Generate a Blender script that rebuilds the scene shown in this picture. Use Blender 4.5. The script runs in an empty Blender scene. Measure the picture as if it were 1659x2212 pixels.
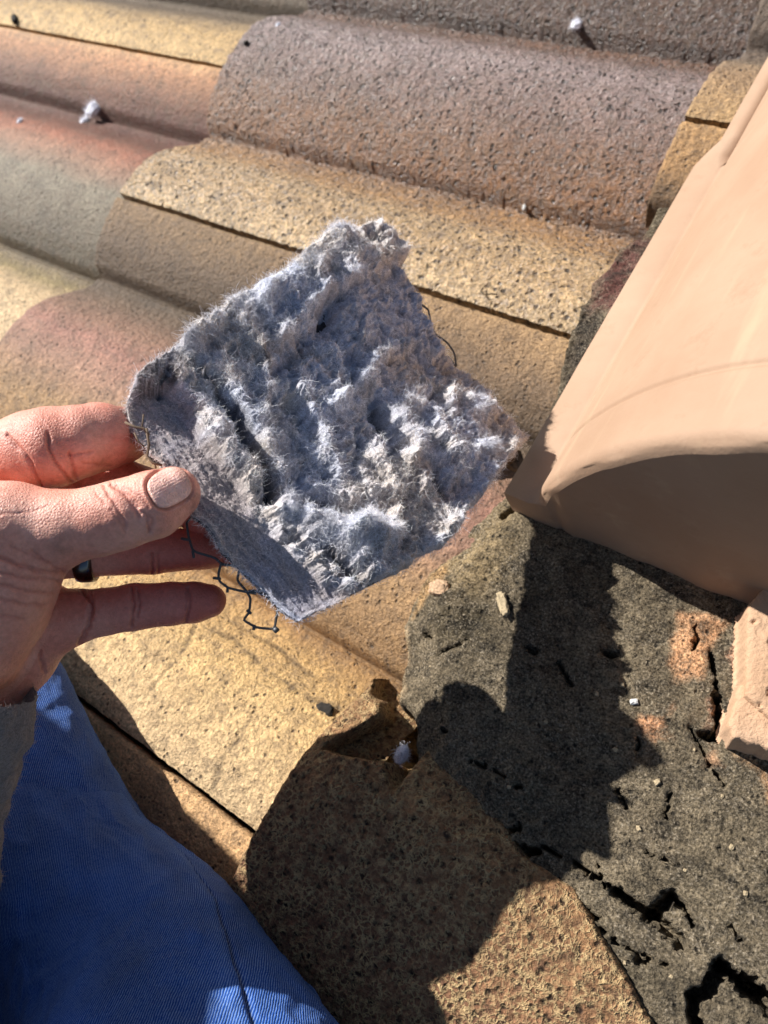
import bpy, math, random
import numpy as np
from mathutils import Matrix, Vector

sc = bpy.context.scene
COL = sc.collection
rng = np.random.default_rng(7)

# ------------------------------------------------------------------ camera
# World: X runs up the slope to the ridge, Y along the ridge, Z out of the roof. Metres.
FPX = 1661.0; CX, CY = 829.5, 1106.0; DC = 0.39
_d1 = np.array([-2880, -1336, 1661.]); _d1 /= np.linalg.norm(_d1)
_d2 = np.array([3858, -6255, 1661.]); _d2 -= _d1 * (_d1 @ _d2); _d2 /= np.linalg.norm(_d2)
_n = np.cross(_d1, _d2)
RW = np.array([-_d1, _d2, -_n])
def W(x, y, d):
    """point of space on the sight line x,y at distance d along the lens axis"""
    return RW @ (np.array([(x - CX) / FPX, (y - CY) / FPX, 1.0]) * d) + np.array([0, 0, DC])
def WZ(x, y, z=0.0):
    v = RW @ np.array([(x - CX) / FPX, (y - CY) / FPX, 1.0])
    return v * ((z - DC) / v[2]) + np.array([0, 0, DC])
def PXY(P):
    q = (P - np.array([0, 0, DC])) @ RW
    return q[..., 0] / q[..., 2] * FPX + CX, q[..., 1] / q[..., 2] * FPX + CY, q[..., 2]

cd = bpy.data.cameras.new('camera'); cam = bpy.data.objects.new('camera', cd); COL.objects.link(cam)
cd.lens = 26; cd.sensor_fit = 'VERTICAL'; cd.sensor_height = 2 * 26 * 1106 / 1661; cd.sensor_width = cd.sensor_height * .75
cd.clip_start = 0.01; cd.clip_end = 500
M = Matrix([[RW[0][0], -RW[0][1], -RW[0][2], 0], [RW[1][0], -RW[1][1], -RW[1][2], 0], [RW[2][0], -RW[2][1], -RW[2][2], DC], [0, 0, 0, 1]])
cam.matrix_world = M
cd.dof.use_dof = True; cd.dof.focus_distance = 0.315; cd.dof.aperture_fstop = 11.0
sc.camera = cam

# ------------------------------------------------------------------ light
SUN_AZ, SUN_EL = math.radians(7), math.radians(43)
S = np.array([-math.cos(SUN_AZ) * math.cos(SUN_EL), math.sin(SUN_AZ) * math.cos(SUN_EL), math.sin(SUN_EL)])
wd = bpy.data.worlds.new('World'); sc.world = wd; wd.use_nodes = True
nt = wd.node_tree; bg = nt.nodes['Background']; sky = nt.nodes.new('ShaderNodeTexSky'); sky.sky_type = 'NISHITA'
sky.sun_disc = False; sky.sun_elevation = SUN_EL; sky.sun_rotation = math.atan2(S[0], S[1]) % (2 * math.pi)
nt.links.new(sky.outputs[0], bg.inputs[0]); bg.inputs[1].default_value = 0.055
sd = bpy.data.lights.new('sun', 'SUN'); so = bpy.data.objects.new('sun', sd); COL.objects.link(so)
sd.energy = 5.0; sd.angle = math.radians(0.5); sd.color = (1, 0.96, 0.91)
so.rotation_euler = Vector(tuple(S)).to_track_quat('Z', 'Y').to_euler(); so.location = (-1, .5, 2)
sc.view_settings.view_transform = 'Standard'; sc.view_settings.look = 'None'
sc.view_settings.exposure = 0.72; sc.view_settings.gamma = 1

# ------------------------------------------------------------------ noise in numpy
_perm = np.random.default_rng(3).permutation(256).astype(np.int64)
_perm = np.concatenate([_perm, _perm, _perm])
_grad = np.random.default_rng(4).normal(size=(256, 3)); _grad /= np.linalg.norm(_grad, axis=1)[:, None]
def perlin(P):
    P = np.asarray(P, dtype=float); I = np.floor(P).astype(np.int64); Fr = P - I; I &= 255
    u = Fr * Fr * Fr * (Fr * (Fr * 6 - 15) + 10); out = 0
    for dx in (0, 1):
        for dy in (0, 1):
            for dz in (0, 1):
                h = _perm[_perm[_perm[I[..., 0] + dx] + I[..., 1] + dy] + I[..., 2] + dz]
                g = _grad[h]
                dot = g[..., 0] * (Fr[..., 0] - dx) + g[..., 1] * (Fr[..., 1] - dy) + g[..., 2] * (Fr[..., 2] - dz)
                wx = u[..., 0] if dx else 1 - u[..., 0]; wy = u[..., 1] if dy else 1 - u[..., 1]; wz = u[..., 2] if dz else 1 - u[..., 2]
                out = out + dot * wx * wy * wz
    return out * 1.6
def fbm(P, f, o=4, off=0.0, ridged=False, gain=.5):
    a, t, s = 1., 0., 0.
    for k in range(o):
        v = perlin(np.asarray(P) * f + off + 17.3 * k)
        if ridged: v = 1 - 2 * np.abs(v)
        t = t + a * v; s += a; a *= gain; f *= 2.03
    return t / s
def sstep(a, b, x):
    t = np.clip((x - a) / (b - a), 0, 1); return t * t * (3 - 2 * t)
def poly_sd(X, Y, poly):
    """signed distance to a polygon, negative inside"""
    poly = np.asarray(poly); d = np.full(X.shape, 1e9); ins = np.zeros(X.shape, bool)
    for i in range(len(poly)):
        a = poly[i]; b = poly[(i + 1) % len(poly)]; e = b - a
        wx, wy = X - a[0], Y - a[1]; t = np.clip((wx * e[0] + wy * e[1]) / (e @ e + 1e-12), 0, 1)
        d = np.minimum(d, (wx - e[0] * t) ** 2 + (wy - e[1] * t) ** 2)
        c = ((a[1] > Y) != (b[1] > Y)); xx = a[0] + (Y - a[1]) * (b[0] - a[0]) / (b[1] - a[1] + 1e-15)
        ins ^= c & (X < xx)
    d = np.sqrt(d); return np.where(ins, -d, d)
def line_d(X, Y, pts):
    pts = np.asarray(pts); d = np.full(X.shape, 1e9)
    for i in range(len(pts) - 1):
        a = pts[i]; e = pts[i + 1] - a; wx, wy = X - a[0], Y - a[1]
        t = np.clip((wx * e[0] + wy * e[1]) / (e @ e + 1e-12), 0, 1)
        d = np.minimum(d, np.hypot(wx - e[0] * t, wy - e[1] * t))
    return d

# ------------------------------------------------------------------ mesh helpers
def tag(o, label=None, cat=None, group=None, kind=None):
    if label: o['label'] = label
    if cat: o['category'] = cat
    if group: o['group'] = group
    if kind: o['kind'] = kind
    return o
def mesh_obj(name, V, F, mat, parent=None, col=None, uv=None, smooth=True, loc=None):
    V = np.asarray(V, dtype=np.float32)
    if loc is not None: V = V - np.asarray(loc, dtype=np.float32)
    me = bpy.data.meshes.new(name)
    if isinstance(F, np.ndarray):
        k = F.shape[1]; n = len(F)
        me.vertices.add(len(V)); me.vertices.foreach_set('co', V.ravel())
        me.loops.add(n * k); me.loops.foreach_set('vertex_index', F.astype(np.int32).ravel())
        me.polygons.add(n); me.polygons.foreach_set('loop_start', np.arange(0, n * k, k, dtype=np.int32))
        me.polygons.foreach_set('loop_total', np.full(n, k, dtype=np.int32))
        me.update(calc_edges=True); me.validate()
    else:
        me.from_pydata([tuple(map(float, v)) for v in V], [], [tuple(map(int, f)) for f in F])
    if smooth: me.polygons.foreach_set('use_smooth', np.ones(len(me.polygons), bool))
    if col is not None:
        a = me.color_attributes.new('Col', 'FLOAT_COLOR', 'POINT')
        c = np.ones((len(V), 4), np.float32); c[:, :3] = np.clip(col, 0, 1); a.data.foreach_set('color', c.ravel())
    if uv is not None:
        li = np.empty(len(me.loops), np.int32); me.loops.foreach_get('vertex_index', li)
        ul = me.uv_layers.new(name='UVMap'); ul.data.foreach_set('uv', np.asarray(uv, np.float32)[li].ravel())
    if mat: me.materials.append(mat)
    o = bpy.data.objects.new(name, me); COL.objects.link(o)
    if loc is not None: o.location = tuple(map(float, loc))
    if parent: o.parent = parent
    return o
def gridF(nu, nv, off=0, wrapv=False, flip=False):
    i = np.arange(nu - 1)[:, None]; j = np.arange(nv if wrapv else nv - 1)[None, :]; j2 = (j + 1) % nv
    F = np.stack([i * nv + j, (i + 1) * nv + j, (i + 1) * nv + j2, i * nv + j2], -1).reshape(-1, 4) + off
    return F[:, ::-1] if flip else F
def srgb(*c):
    c = np.array(c, float) / 255; return np.where(c <= .04045, c / 12.92, ((c + .055) / 1.055) ** 2.4)
def tube(P, r, n=8, closed=False):
    """tapered tube along points; returns V, F"""
    P = np.asarray(P, float); r = np.broadcast_to(np.asarray(r, float), (len(P),))
    T = np.gradient(P, axis=0); T /= np.linalg.norm(T, axis=1)[:, None] + 1e-12
    up = np.array([0.3, 0.2, 1.]) if abs(T[0][2]) < .9 else np.array([1., 0, 0]); V = []
    for i in range(len(P)):
        s = np.cross(T[i], up); s /= np.linalg.norm(s); up = np.cross(s, T[i])
        for k in range(n):
            a = 2 * math.pi * k / n; V.append(P[i] + r[i] * (math.cos(a) * s + math.sin(a) * up))
    F = [list(f) for f in gridF(len(P), n, 0, True)]
    F.append(list(range(n))); F.append([(len(P) - 1) * n + k for k in range(n)][::-1])
    return V, F
def join(parts):
    V, F = [], []
    for v, f in parts:
        o = len(V); V += list(v); F += [[a + o for a in q] for q in f]
    return V, F

# ------------------------------------------------------------------ materials
def new_mat(name):
    m = bpy.data.materials.new(name); m.use_nodes = True; n = m.node_tree; b = n.nodes['Principled BSDF']
    return m, n, b, n.links.new
def N(n, t, **k):
    x = n.nodes.new(t)
    for a, v in k.items():
        if a.startswith('_'): setattr(x, a[1:], v)
        else: x.inputs[a].default_value = v
    return x
def ramp(n, src, stops, L):
    r = n.nodes.new('ShaderNodeValToRGB'); e = r.color_ramp.elements
    while len(e) < len(stops): e.new(.5)
    for k, (p, c) in enumerate(stops):
        e[k].position = p; e[k].color = (*c, 1) if len(c) == 3 else c
    L(src, r.inputs[0]); return r
def mixc(n, L, fac, a, b, mode='MIX'):
    m = n.nodes.new('ShaderNodeMix'); m.data_type = 'RGBA'; m.blend_type = mode
    for s, i in ((fac, 0), (a, 6), (b, 7)):
        if hasattr(s, 'is_output'): L(s, m.inputs[i])
        else: m.inputs[i].default_value = s if i == 0 else (*s, 1)
    return m.outputs[2]
def stone_mat(name, grain=480, pits=.35, pitscale=170, pitcol=(.03, .022, .015), fleck=300, fleckcol=None, fl=(.5, .75), flamt=.6, bump=1., bdist=.0016, rough=.8, spec=.3, net=0., lo=.5, hi=1.4, g2w=1.0, grime=.5, grimecol=(.16, .11, .07)):
    m, n, b, L = new_mat(name)
    tc = n.nodes.new('ShaderNodeTexCoord'); at = n.nodes.new('ShaderNodeAttribute'); at.attribute_name = 'Col'
    co = tc.outputs['Object']
    def noise(sc_, det=4., ro=.6, dis=0.):
        x = N(n, 'ShaderNodeTexNoise', Scale=float(sc_), Detail=det, Roughness=ro, Distortion=dis); L(co, x.inputs['Vector']); return x.outputs[0]
    def math_(op, a, b_):
        x = n.nodes.new('ShaderNodeMath'); x.operation = op
        for q, k in ((a, 0), (b_, 1)):
            if hasattr(q, 'is_output'): L(q, x.inputs[k])
            else: x.inputs[k].default_value = q
        return x.outputs[0]
    g1 = noise(grain, 5., .7); g2 = noise(grain * .42, 4., .65); big = noise(36, 5., .65)
    c = mixc(n, L, ramp(n, big, [(.3, (.0, .0, .0)), (.7, (1, 1, 1))], L).outputs[0], (.78, .77, .76), (1.16, 1.15, 1.12))
    c = mixc(n, L, 1.0, at.outputs['Color'], c, 'MULTIPLY')
    gr = ramp(n, noise(110, 6., .78), [(.47, (0, 0, 0)), (.62, (grime,) * 3)], L).outputs[0]; c = mixc(n, L, gr, c, grimecol)
    gm = mixc(n, L, ramp(n, g1, [(.32, (0, 0, 0)), (.68, (1, 1, 1))], L).outputs[0], (lo,) * 3, (hi,) * 3)
    if fleckcol:
        f = ramp(n, noise(fleck, 3., .6, .5), [(fl[0], (0, 0, 0)), (fl[1], (flamt,) * 3)], L).outputs[0]; f = math_('MULTIPLY', f, ramp(n, noise(52, 5., .7), [(.36, (.12,) * 3), (.62, (1, 1, 1))], L).outputs[0]); c = mixc(n, L, f, c, fleckcol)
    c = mixc(n, L, 1.0, c, gm, 'MULTIPLY')
    # pits: irregular small holes, only where a mask allows them
    wv = n.nodes.new('ShaderNodeVectorMath'); wv.operation = 'ADD'; sc2 = n.nodes.new('ShaderNodeVectorMath'); sc2.operation = 'SCALE'; sc2.inputs['Scale'].default_value = .0016
    wn = N(n, 'ShaderNodeTexNoise', Scale=500., Detail=3.); L(co, wn.inputs['Vector']); L(wn.outputs['Color'], sc2.inputs[0]); L(co, wv.inputs[0]); L(sc2.outputs[0], wv.inputs[1])
    vo = n.nodes.new('ShaderNodeTexVoronoi'); vo.inputs['Scale'].default_value = pitscale; L(wv.outputs[0], vo.inputs['Vector'])
    pm = ramp(n, vo.outputs['Distance'], [(.16, (1, 1, 1)), (.36, (0, 0, 0))], L).outputs[0]
    mk = ramp(n, noise(pitscale * .45, 3., .6), [(.62 - pits * .35, (0, 0, 0)), (.68 - pits * .35, (1, 1, 1))], L).outputs[0]
    pt = math_('MULTIPLY', pm, mk)
    c = mixc(n, L, math_('MULTIPLY', pt, .85), c, pitcol)
    h = math_('ADD', math_('MULTIPLY', g1, .8), math_('MULTIPLY', g2, g2w)); h = math_('SUBTRACT', h, math_('MULTIPLY', pt, .5))
    if net:   # raised worn network round darker hollows
        wv2 = n.nodes.new('ShaderNodeVectorMath'); wv2.operation = 'ADD'; sc3 = n.nodes.new('ShaderNodeVectorMath'); sc3.operation = 'SCALE'; sc3.inputs['Scale'].default_value = .0042
        L(wn.outputs['Color'], sc3.inputs[0]); L(co, wv2.inputs[0]); L(sc3.outputs[0], wv2.inputs[1])
        v2 = n.nodes.new('ShaderNodeTexVoronoi'); v2.feature = 'DISTANCE_TO_EDGE'; v2.inputs['Scale'].default_value = 340; L(wv2.outputs[0], v2.inputs['Vector'])
        e = ramp(n, v2.outputs['Distance'], [(.02, (1, 1, 1)), (.22, (0, 0, 0))], L).outputs[0]
        e = math_('MULTIPLY', e, ramp(n, noise(150, 4., .7), [(.38, (0, 0, 0)), (.6, (1, 1, 1))], L).outputs[0])
        c = mixc(n, L, math_('MULTIPLY', e, net), c, (.70, .50, .25)); h = math_('ADD', h, math_('MULTIPLY', e, .35))
    L(c, b.inputs['Base Color'])
    bp = n.nodes.new('ShaderNodeBump'); bp.inputs['Strength'].default_value = bump; bp.inputs['Distance'].default_value = bdist
    L(h, bp.inputs['Height']); L(bp.outputs[0], b.inputs['Normal'])
    b.inputs['Roughness'].default_value = rough; b.inputs['Specular IOR Level'].default_value = spec
    return m
M_TILE = stone_mat('concrete_tile_sandy', grain=600, pits=.28, pitscale=290, pitcol=(.06, .04, .025), bdist=.0024, rough=.6, spec=.5, lo=.48, hi=1.42)
M_TILE_G = stone_mat('concrete_tile_glazed', grain=430, pits=.5, pitscale=200, pitcol=(.02, .016, .014), fleckcol=(.40, .37, .37), fl=(.48, .72), flamt=.55, bdist=.0050, rough=.40, spec=.7, lo=.42, hi=1.6)
M_TILE_R = stone_mat('concrete_tile_pitted', grain=420, pits=.75, pitscale=210, pitcol=(.010, .006, .006), bdist=.0036, rough=.8, net=.95, grime=.5, grimecol=(.05, .03, .028), lo=.45, hi=1.35)
M_MORTAR = stone_mat('lichen_mortar', grain=850, pits=.25, pitscale=300, pitcol=(.008, .008, .007), fleck=950, fleckcol=(.50, .42, .31), grimecol=(.02, .018, .015), grime=.75, fl=(.50, .68), flamt=.62, bdist=.0026, rough=.9, spec=.2, lo=.12, hi=1.8, g2w=.8)

# ------------------------------------------------------------------ setting
dm, dn, db, dl = new_mat('felt_underlay'); db.inputs['Base Color'].default_value = (.02, .018, .016, 1); db.inputs['Roughness'].default_value = .95
tag(mesh_obj('roof_deck', [(-4, -4, -.045), (4, -4, -.045), (4, 4, -.045), (-4, 4, -.045)], np.array([[0, 1, 2, 3]]), dm), kind='structure')

# ------------------------------------------------------------------ roof tiles
D = DC; PITCH = .405 * D
def contact(k): return -(-.455 + .405 * k) * D          # Y of the lower foot of barrel k (0 = the one behind the wool)
_pv = np.array([0, .012, .045, .09, .13, .17, .21, .25, .29, .33, .365, .385, .405]) * D
_ph = np.array([0, .026, .050, .066, .077, .0825, .083, .078, .064, .037, .011, .002, 0]) * D
_xx = np.linspace(0, .405 * D, 400); _yy = np.interp(_xx, _pv, _ph)
_k = np.hanning(31); _k /= _k.sum(); _pad = np.concatenate([np.linspace(0, 0, 15), _yy, np.zeros(15)])
_yy2 = np.convolve(_pad, _k, 'valid'); _w = sstep(.01 * D, .05 * D, _xx); _yy = _yy * (1 - _w) + _yy2 * _w
def prof(y):
    v = np.mod(y - contact(0), PITCH); w = np.minimum(v, PITCH - v); return np.interp(v, _xx, _yy) - .0042 * np.exp(-(w / .0016) ** 2)
def tile_profile_z(x, y, xn): return prof(y) - .008 + .013 * (1 - (x - xn) / .372)
XN = {'z': -1.29, 'a': -.918, 'b': -.546, 'c': -.159, 'd': .198}
SEAM = .15 * D
def mp(pts, z=.04): return np.array([WZ(a, b, z)[:2] for a, b in pts])
mortar_poly = mp([(1420, 420), (1385, 468), (1345, 500), (1310, 545), (1268, 575), (1262, 610), (1228, 680), (1205, 760), (1190, 830), (1165, 890), (1135, 960), (1075, 1040), (1010, 1110), (950, 1180), (885, 1235), (862, 1290), (850, 1350), (845, 1450), (832, 1510), (868, 1535), (878, 1590), (882, 1645), (950, 1730), (1030, 1830), (1060, 1890), (1100, 1930), (1180, 1975), (1225, 2060), (1280, 2150), (1310, 2212), (1380, 2330), (1500, 2480)])
mortar_poly = np.concatenate([mortar_poly, [[.30, -.14], [.36, .62], [-.085, .62], [-.085, .37], [-.12, .345]]])
def make_tile(course, kb, stops, mat, label, res=.00125, seed=0, amp=.0009, xcol=None, zf=None):
    """double-roll tile: from the seam on barrel kb (lower side) up to the seam two rolls further"""
    xn = XN[course]; y0 = contact(kb) + SEAM + .0012; y1 = y0 + 2 * PITCH - .0036; L = .43
    nx = int(L / res); ny = int((y1 - y0) / res)
    x = np.linspace(0, L, nx)[:, None] * np.ones((1, ny)); y = np.linspace(y0, y1, ny)[None, :] * np.ones((nx, 1)); X = x + xn
    P = np.stack([X, y, np.zeros_like(X)], -1)
    z = tile_profile_z(X, y, xn) + amp * (fbm(P, 380, 3, seed) + .7 * fbm(P, 190, 2, seed + 3)) + .0010 * fbm(P, 22, 2, seed + 5)
    if zf is not None: z = z + zf(X, y)
    if course in 'cd':   # the ends of this course are bedded down under the mortar
        sdm = poly_sd(X, y, mortar_poly); z = z - .030 * sstep(-.014, -.018, sdm) - .030 * sstep(.020, .015, sdm) * np.maximum(sstep(.004, .010, y), sstep(.0, .004, y + .012 + .9 * (X + .128)) * sstep(-.108, -.118, X)) * sstep(.345, .335, y)
    # worn, slightly rounded edges
    e = np.minimum(x, np.minimum((y - y0), (y1 - y))); z = z - .0016 * np.exp(-e / .0012)
    jit = .0013 * fbm(np.stack([np.zeros_like(X), y, X * 0 + seed], -1), 120, 3) ; X = X + jit * np.exp(-x / .004)
    jy = .0007 * fbm(P, 160, 3, 9 + seed); Y = y + jy * np.exp(-(y - y0) / .002) - jy * np.exp(-(y1 - y) / .002)
    s = (y - y0) / (y1 - y0); sp = s + .025 * fbm(P, 16, 4, 31 + seed) + .012 * fbm(P, 90, 3, 32 + seed)
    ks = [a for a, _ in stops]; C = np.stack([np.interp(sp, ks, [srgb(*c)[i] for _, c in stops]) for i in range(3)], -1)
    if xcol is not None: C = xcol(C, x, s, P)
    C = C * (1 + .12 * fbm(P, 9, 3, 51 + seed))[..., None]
    # skirts: the cut faces of the 12 mm thick slab
    V = [np.stack([X, Y, z], -1).reshape(-1, 3)]; Cc = [C.reshape(-1, 3)]; F = [gridF(nx, ny)]
    def skirt(idx, din):
        off = sum(len(v) for v in V); top = V[0][idx]; m = len(idx); rows = []
        for dz, di in ((-.006, -.0004), (-.012, .0), (-.0125, .012), (-.0125, .03)):
            q = top.copy(); q[:, 2] += dz; q[:, :2] += np.array(din) * di
            q[:, :2] += (.0006 * fbm(q, 300, 2))[:, None] * np.array(din); rows.append(q)
        V.append(np.concatenate(rows)); Cc.append(np.tile(Cc[0][idx] * .9, (4, 1)))
        i = np.arange(m - 1); F.append(np.stack([idx[i], idx[i + 1], off + i + 1, off + i], -1))
        for r in range(3): F.append(np.stack([off + r * m + i, off + r * m + i + 1, off + (r + 1) * m + i + 1, off + (r + 1) * m + i], -1))
    skirt(np.arange(ny), (1, 0)); skirt(np.arange(ny) + (nx - 1) * ny, (-1, 0))
    skirt(np.arange(nx) * ny, (0, 1)); skirt(np.arange(nx) * ny + ny - 1, (0, -1))
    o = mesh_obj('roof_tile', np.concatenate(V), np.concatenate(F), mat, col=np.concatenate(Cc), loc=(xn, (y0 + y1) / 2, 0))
    return tag(o, label, 'roof tile', 'double-roll concrete tiles laid in courses')
def hole(X, Y): return .045 * sstep(.0015, -.0015, poly_sd(X, Y, np.array([WZ(a, b, .025)[:2] for a, b in [(720, 1622), (790, 1570), (845, 1524), (868, 1545), (884, 1600), (882, 1642), (840, 1646), (780, 1640)]])) + .0012 * fbm(np.stack([X, Y, X * 0], -1), 200, 3, 5))
def tile_cracks(P):
    out = 0
    for pl_ in ([(405, 1340), (398, 1395), (372, 1450), (330, 1510)], [(545, 1545), (530, 1590), (490, 1640), (472, 1710)], [(425, 1345), (480, 1365), (560, 1440), (650, 1500), (712, 1520)], [(470, 1325), (560, 1375), (660, 1455)], [(690, 1600), (672, 1660), (640, 1700)]):
        q = np.array([WZ(a, b, .02)[:2] for a, b in pl_]); d = line_d(P[..., 0], P[..., 1], q) + .0022 * fbm(P, 150, 4, 41)
        out = np.maximum(out, np.exp(-(d / .0009) ** 2))
    return out
YEL = (230, 199, 154); GOLD = (206, 172, 126); OLV = (150, 128, 84); RUST = (120, 84, 60); PURP = (140, 115, 110); MAR = (105, 72, 62)
PEACH = (222, 172, 122); GRN = (112, 106, 84); PINK = (165, 115, 95); BRN = (140, 102, 70); GRY = (110, 98, 82)
# barrel indices: purple roll = -1, roll behind the wool = 0, 1, 2 (lower yellow roll, brown above it in the next course)
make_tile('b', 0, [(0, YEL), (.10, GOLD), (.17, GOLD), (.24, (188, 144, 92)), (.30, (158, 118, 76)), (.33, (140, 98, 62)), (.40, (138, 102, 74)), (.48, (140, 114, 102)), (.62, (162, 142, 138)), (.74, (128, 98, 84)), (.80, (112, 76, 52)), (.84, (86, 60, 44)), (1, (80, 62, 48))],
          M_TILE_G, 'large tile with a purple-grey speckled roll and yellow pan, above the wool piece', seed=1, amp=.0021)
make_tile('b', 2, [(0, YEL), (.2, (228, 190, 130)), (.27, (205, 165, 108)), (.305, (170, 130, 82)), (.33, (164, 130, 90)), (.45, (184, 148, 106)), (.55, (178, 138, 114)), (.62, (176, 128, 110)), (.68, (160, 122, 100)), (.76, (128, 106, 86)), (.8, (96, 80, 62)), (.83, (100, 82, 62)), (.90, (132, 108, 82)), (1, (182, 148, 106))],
          M_TILE, 'tile half hidden by the wool piece, brown-edged roll and sunlit yellow roll under the little finger', seed=2,
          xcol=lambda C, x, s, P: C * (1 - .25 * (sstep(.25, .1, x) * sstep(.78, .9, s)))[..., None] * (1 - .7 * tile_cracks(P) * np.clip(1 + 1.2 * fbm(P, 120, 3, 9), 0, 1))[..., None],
          zf=lambda X, Y: -.0007 * tile_cracks(np.stack([X, Y, X * 0], -1)) - hole(X, Y))
make_tile('b', 4, [(0, YEL), (.5, PEACH), (.9, PEACH), (1, (228, 184, 132))], M_TILE, 'peach tile beside the knee below the long diagonal joint', seed=3)
make_tile('b', -2, [(0, RUST), (1, GRY)], M_TILE_G, 'dark brown tile above the purple roll at the top of the photo', seed=4, res=.0016)
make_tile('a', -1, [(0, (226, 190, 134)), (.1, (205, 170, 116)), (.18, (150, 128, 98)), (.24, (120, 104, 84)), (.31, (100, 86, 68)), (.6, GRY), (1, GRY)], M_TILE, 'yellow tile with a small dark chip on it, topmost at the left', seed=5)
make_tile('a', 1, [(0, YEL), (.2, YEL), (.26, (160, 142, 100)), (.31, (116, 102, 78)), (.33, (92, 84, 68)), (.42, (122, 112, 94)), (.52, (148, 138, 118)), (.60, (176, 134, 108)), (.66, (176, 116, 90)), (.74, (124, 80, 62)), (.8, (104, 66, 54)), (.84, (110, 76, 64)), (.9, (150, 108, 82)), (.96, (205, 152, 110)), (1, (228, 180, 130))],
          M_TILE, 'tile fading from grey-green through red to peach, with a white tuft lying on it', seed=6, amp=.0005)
make_tile('a', 3, [(0, PINK), (.5, BRN), (.8, YEL), (1, YEL)], M_TILE, 'yellow tile at the left edge behind the index finger', seed=7, res=.002)
make_tile('z', -2, [(0, GRY), (1, GRY)], M_TILE, 'greyish tile at the far top left corner', seed=8, res=.004)
make_tile('z', 0, [(0, PINK), (.5, RUST), (.8, (200, 150, 110)), (1, PEACH)], M_TILE, 'reddish tile just showing at the top left edge of the photo', seed=9, res=.004)
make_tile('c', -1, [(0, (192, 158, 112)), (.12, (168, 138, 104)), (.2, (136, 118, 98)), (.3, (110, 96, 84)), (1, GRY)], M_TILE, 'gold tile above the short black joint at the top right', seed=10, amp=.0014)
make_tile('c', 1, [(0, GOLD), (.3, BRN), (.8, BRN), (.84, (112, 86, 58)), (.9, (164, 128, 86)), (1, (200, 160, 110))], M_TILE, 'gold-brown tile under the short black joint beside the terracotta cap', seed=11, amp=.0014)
make_tile('c', 3, [(0, (160, 122, 100)), (.3, (152, 112, 84)), (.5, (148, 108, 80)), (.7, (168, 128, 90)), (1, (156, 122, 86))], M_TILE_R, 'dark pitted brown tile below the mortar, half in shadow', seed=12, amp=.0015,
          zf=lambda X, Y: .003 + .012 * sstep(-.085, -.005, Y) * sstep(-.165, -.13, X) - hole(X, Y))

# ------------------------------------------------------------------ mortar bed
xs = np.arange(-.20, .20, .00125); ys = np.arange(-.16, .42, .00125)
X, Y = np.meshgrid(xs, ys, indexing='ij'); P = np.stack([X, Y, X * 0], -1)
wob = .0035 * fbm(P, 60, 4, 3)
sd_ = poly_sd(X, Y, mortar_poly) + wob
Z = .031 + .035 * np.clip(X + .14, 0, 1) + .005 * fbm(P, 14, 3, 11) + .0036 * fbm(P, 50, 4, 12) + .0016 * np.abs(fbm(P, 28, 3, 15)) + .0016 * fbm(P, 330, 3, 13)
lump = sstep(-.01, .02, X) * 0 + np.exp(-((X + .135) ** 2 + (Y - .075) ** 2) / .02 ** 2) + np.exp(-((X + .06) ** 2 + (Y + .0) ** 2) / .028 ** 2) * .6
Z += lump * .004 * fbm(P, 160, 3, 21, ridged=True)
Z += .0035 * sstep(-.130, -.150, X) * sstep(.1, .15, Y) * (1 + 1.5 * fbm(P, 90, 3, 14))
def groove(pts, w, dep, seed=0, z=.04):
    global Z
    w = w * .85; d = line_d(X, Y, mp(pts, z)) + (.4 * w + .0009) * 1.6 * fbm(P, 330, 4, seed, gain=.65)
    Z = Z - dep * sstep(w, w * .45, d)
groove([(1165, 1825), (1205, 1850), (1250, 1872), (1300, 1905), (1345, 1935)], .0009, .014, 1)
groove([(1330, 1925), (1380, 1965), (1425, 1995), (1470, 2035)], .0028, .02, 2)
groove([(1405, 1985), (1440, 1950), (1450, 1935)], .0030, .02, 3)
groove([(1455, 1945), (1480, 1960), (1495, 2000)], .0010, .016, 3)
groove([(1100, 1830), (1150, 1835)], .0020, .012, 4); groove([(1118, 1850), (1155, 1840)], .0014, .012, 4)
groove([(1110, 1890), (1128, 1905)], .0034, .016, 5); groove([(1080, 1800), (1115, 1785)], .0016, .010, 5)
groove([(1210, 1935), (1240, 1965), (1285, 1985)], .0016, .012, 6)
groove([(1380, 2080), (1392, 2082)], .0018, .01, 6)
groove([(1560, 2090), (1540, 2140), (1500, 2160)], .0034, .02, 7); groove([(1570, 2095), (1620, 2150), (1659, 2160)], .0028, .02, 8)
groove([(1620, 2130), (1690, 2200)], .0045, .02, 9); groove([(1500, 2190), (1510, 2230)], .003, .018, 9)
groove([(1535, 1400), (1545, 1445), (1550, 1480)], .0007, .014, 10); groove([(1550, 1500), (1560, 1560), (1545, 1590)], .0026, .018, 11)
groove([(1520, 1580), (1545, 1590)], .002, .014, 12)
groove([(1500, 1340), (1510, 1365), (1497, 1395)], .0006, .008, 13)
groove([(1305, 1400), (1325, 1407)], .0016, .010, 14); groove([(905, 1355), (920, 1362)], .0016, .01, 15); groove([(950, 1572), (953, 1575)], .0012, .01, 16)
groove([(1040, 1010), (1075, 1035)], .0030, .014, 17); groove([(1080, 1090), (1100, 1080)], .003, .006, 18)
groove([(1140, 1390), (1150, 1400)], .002, .008, 19)
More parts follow.
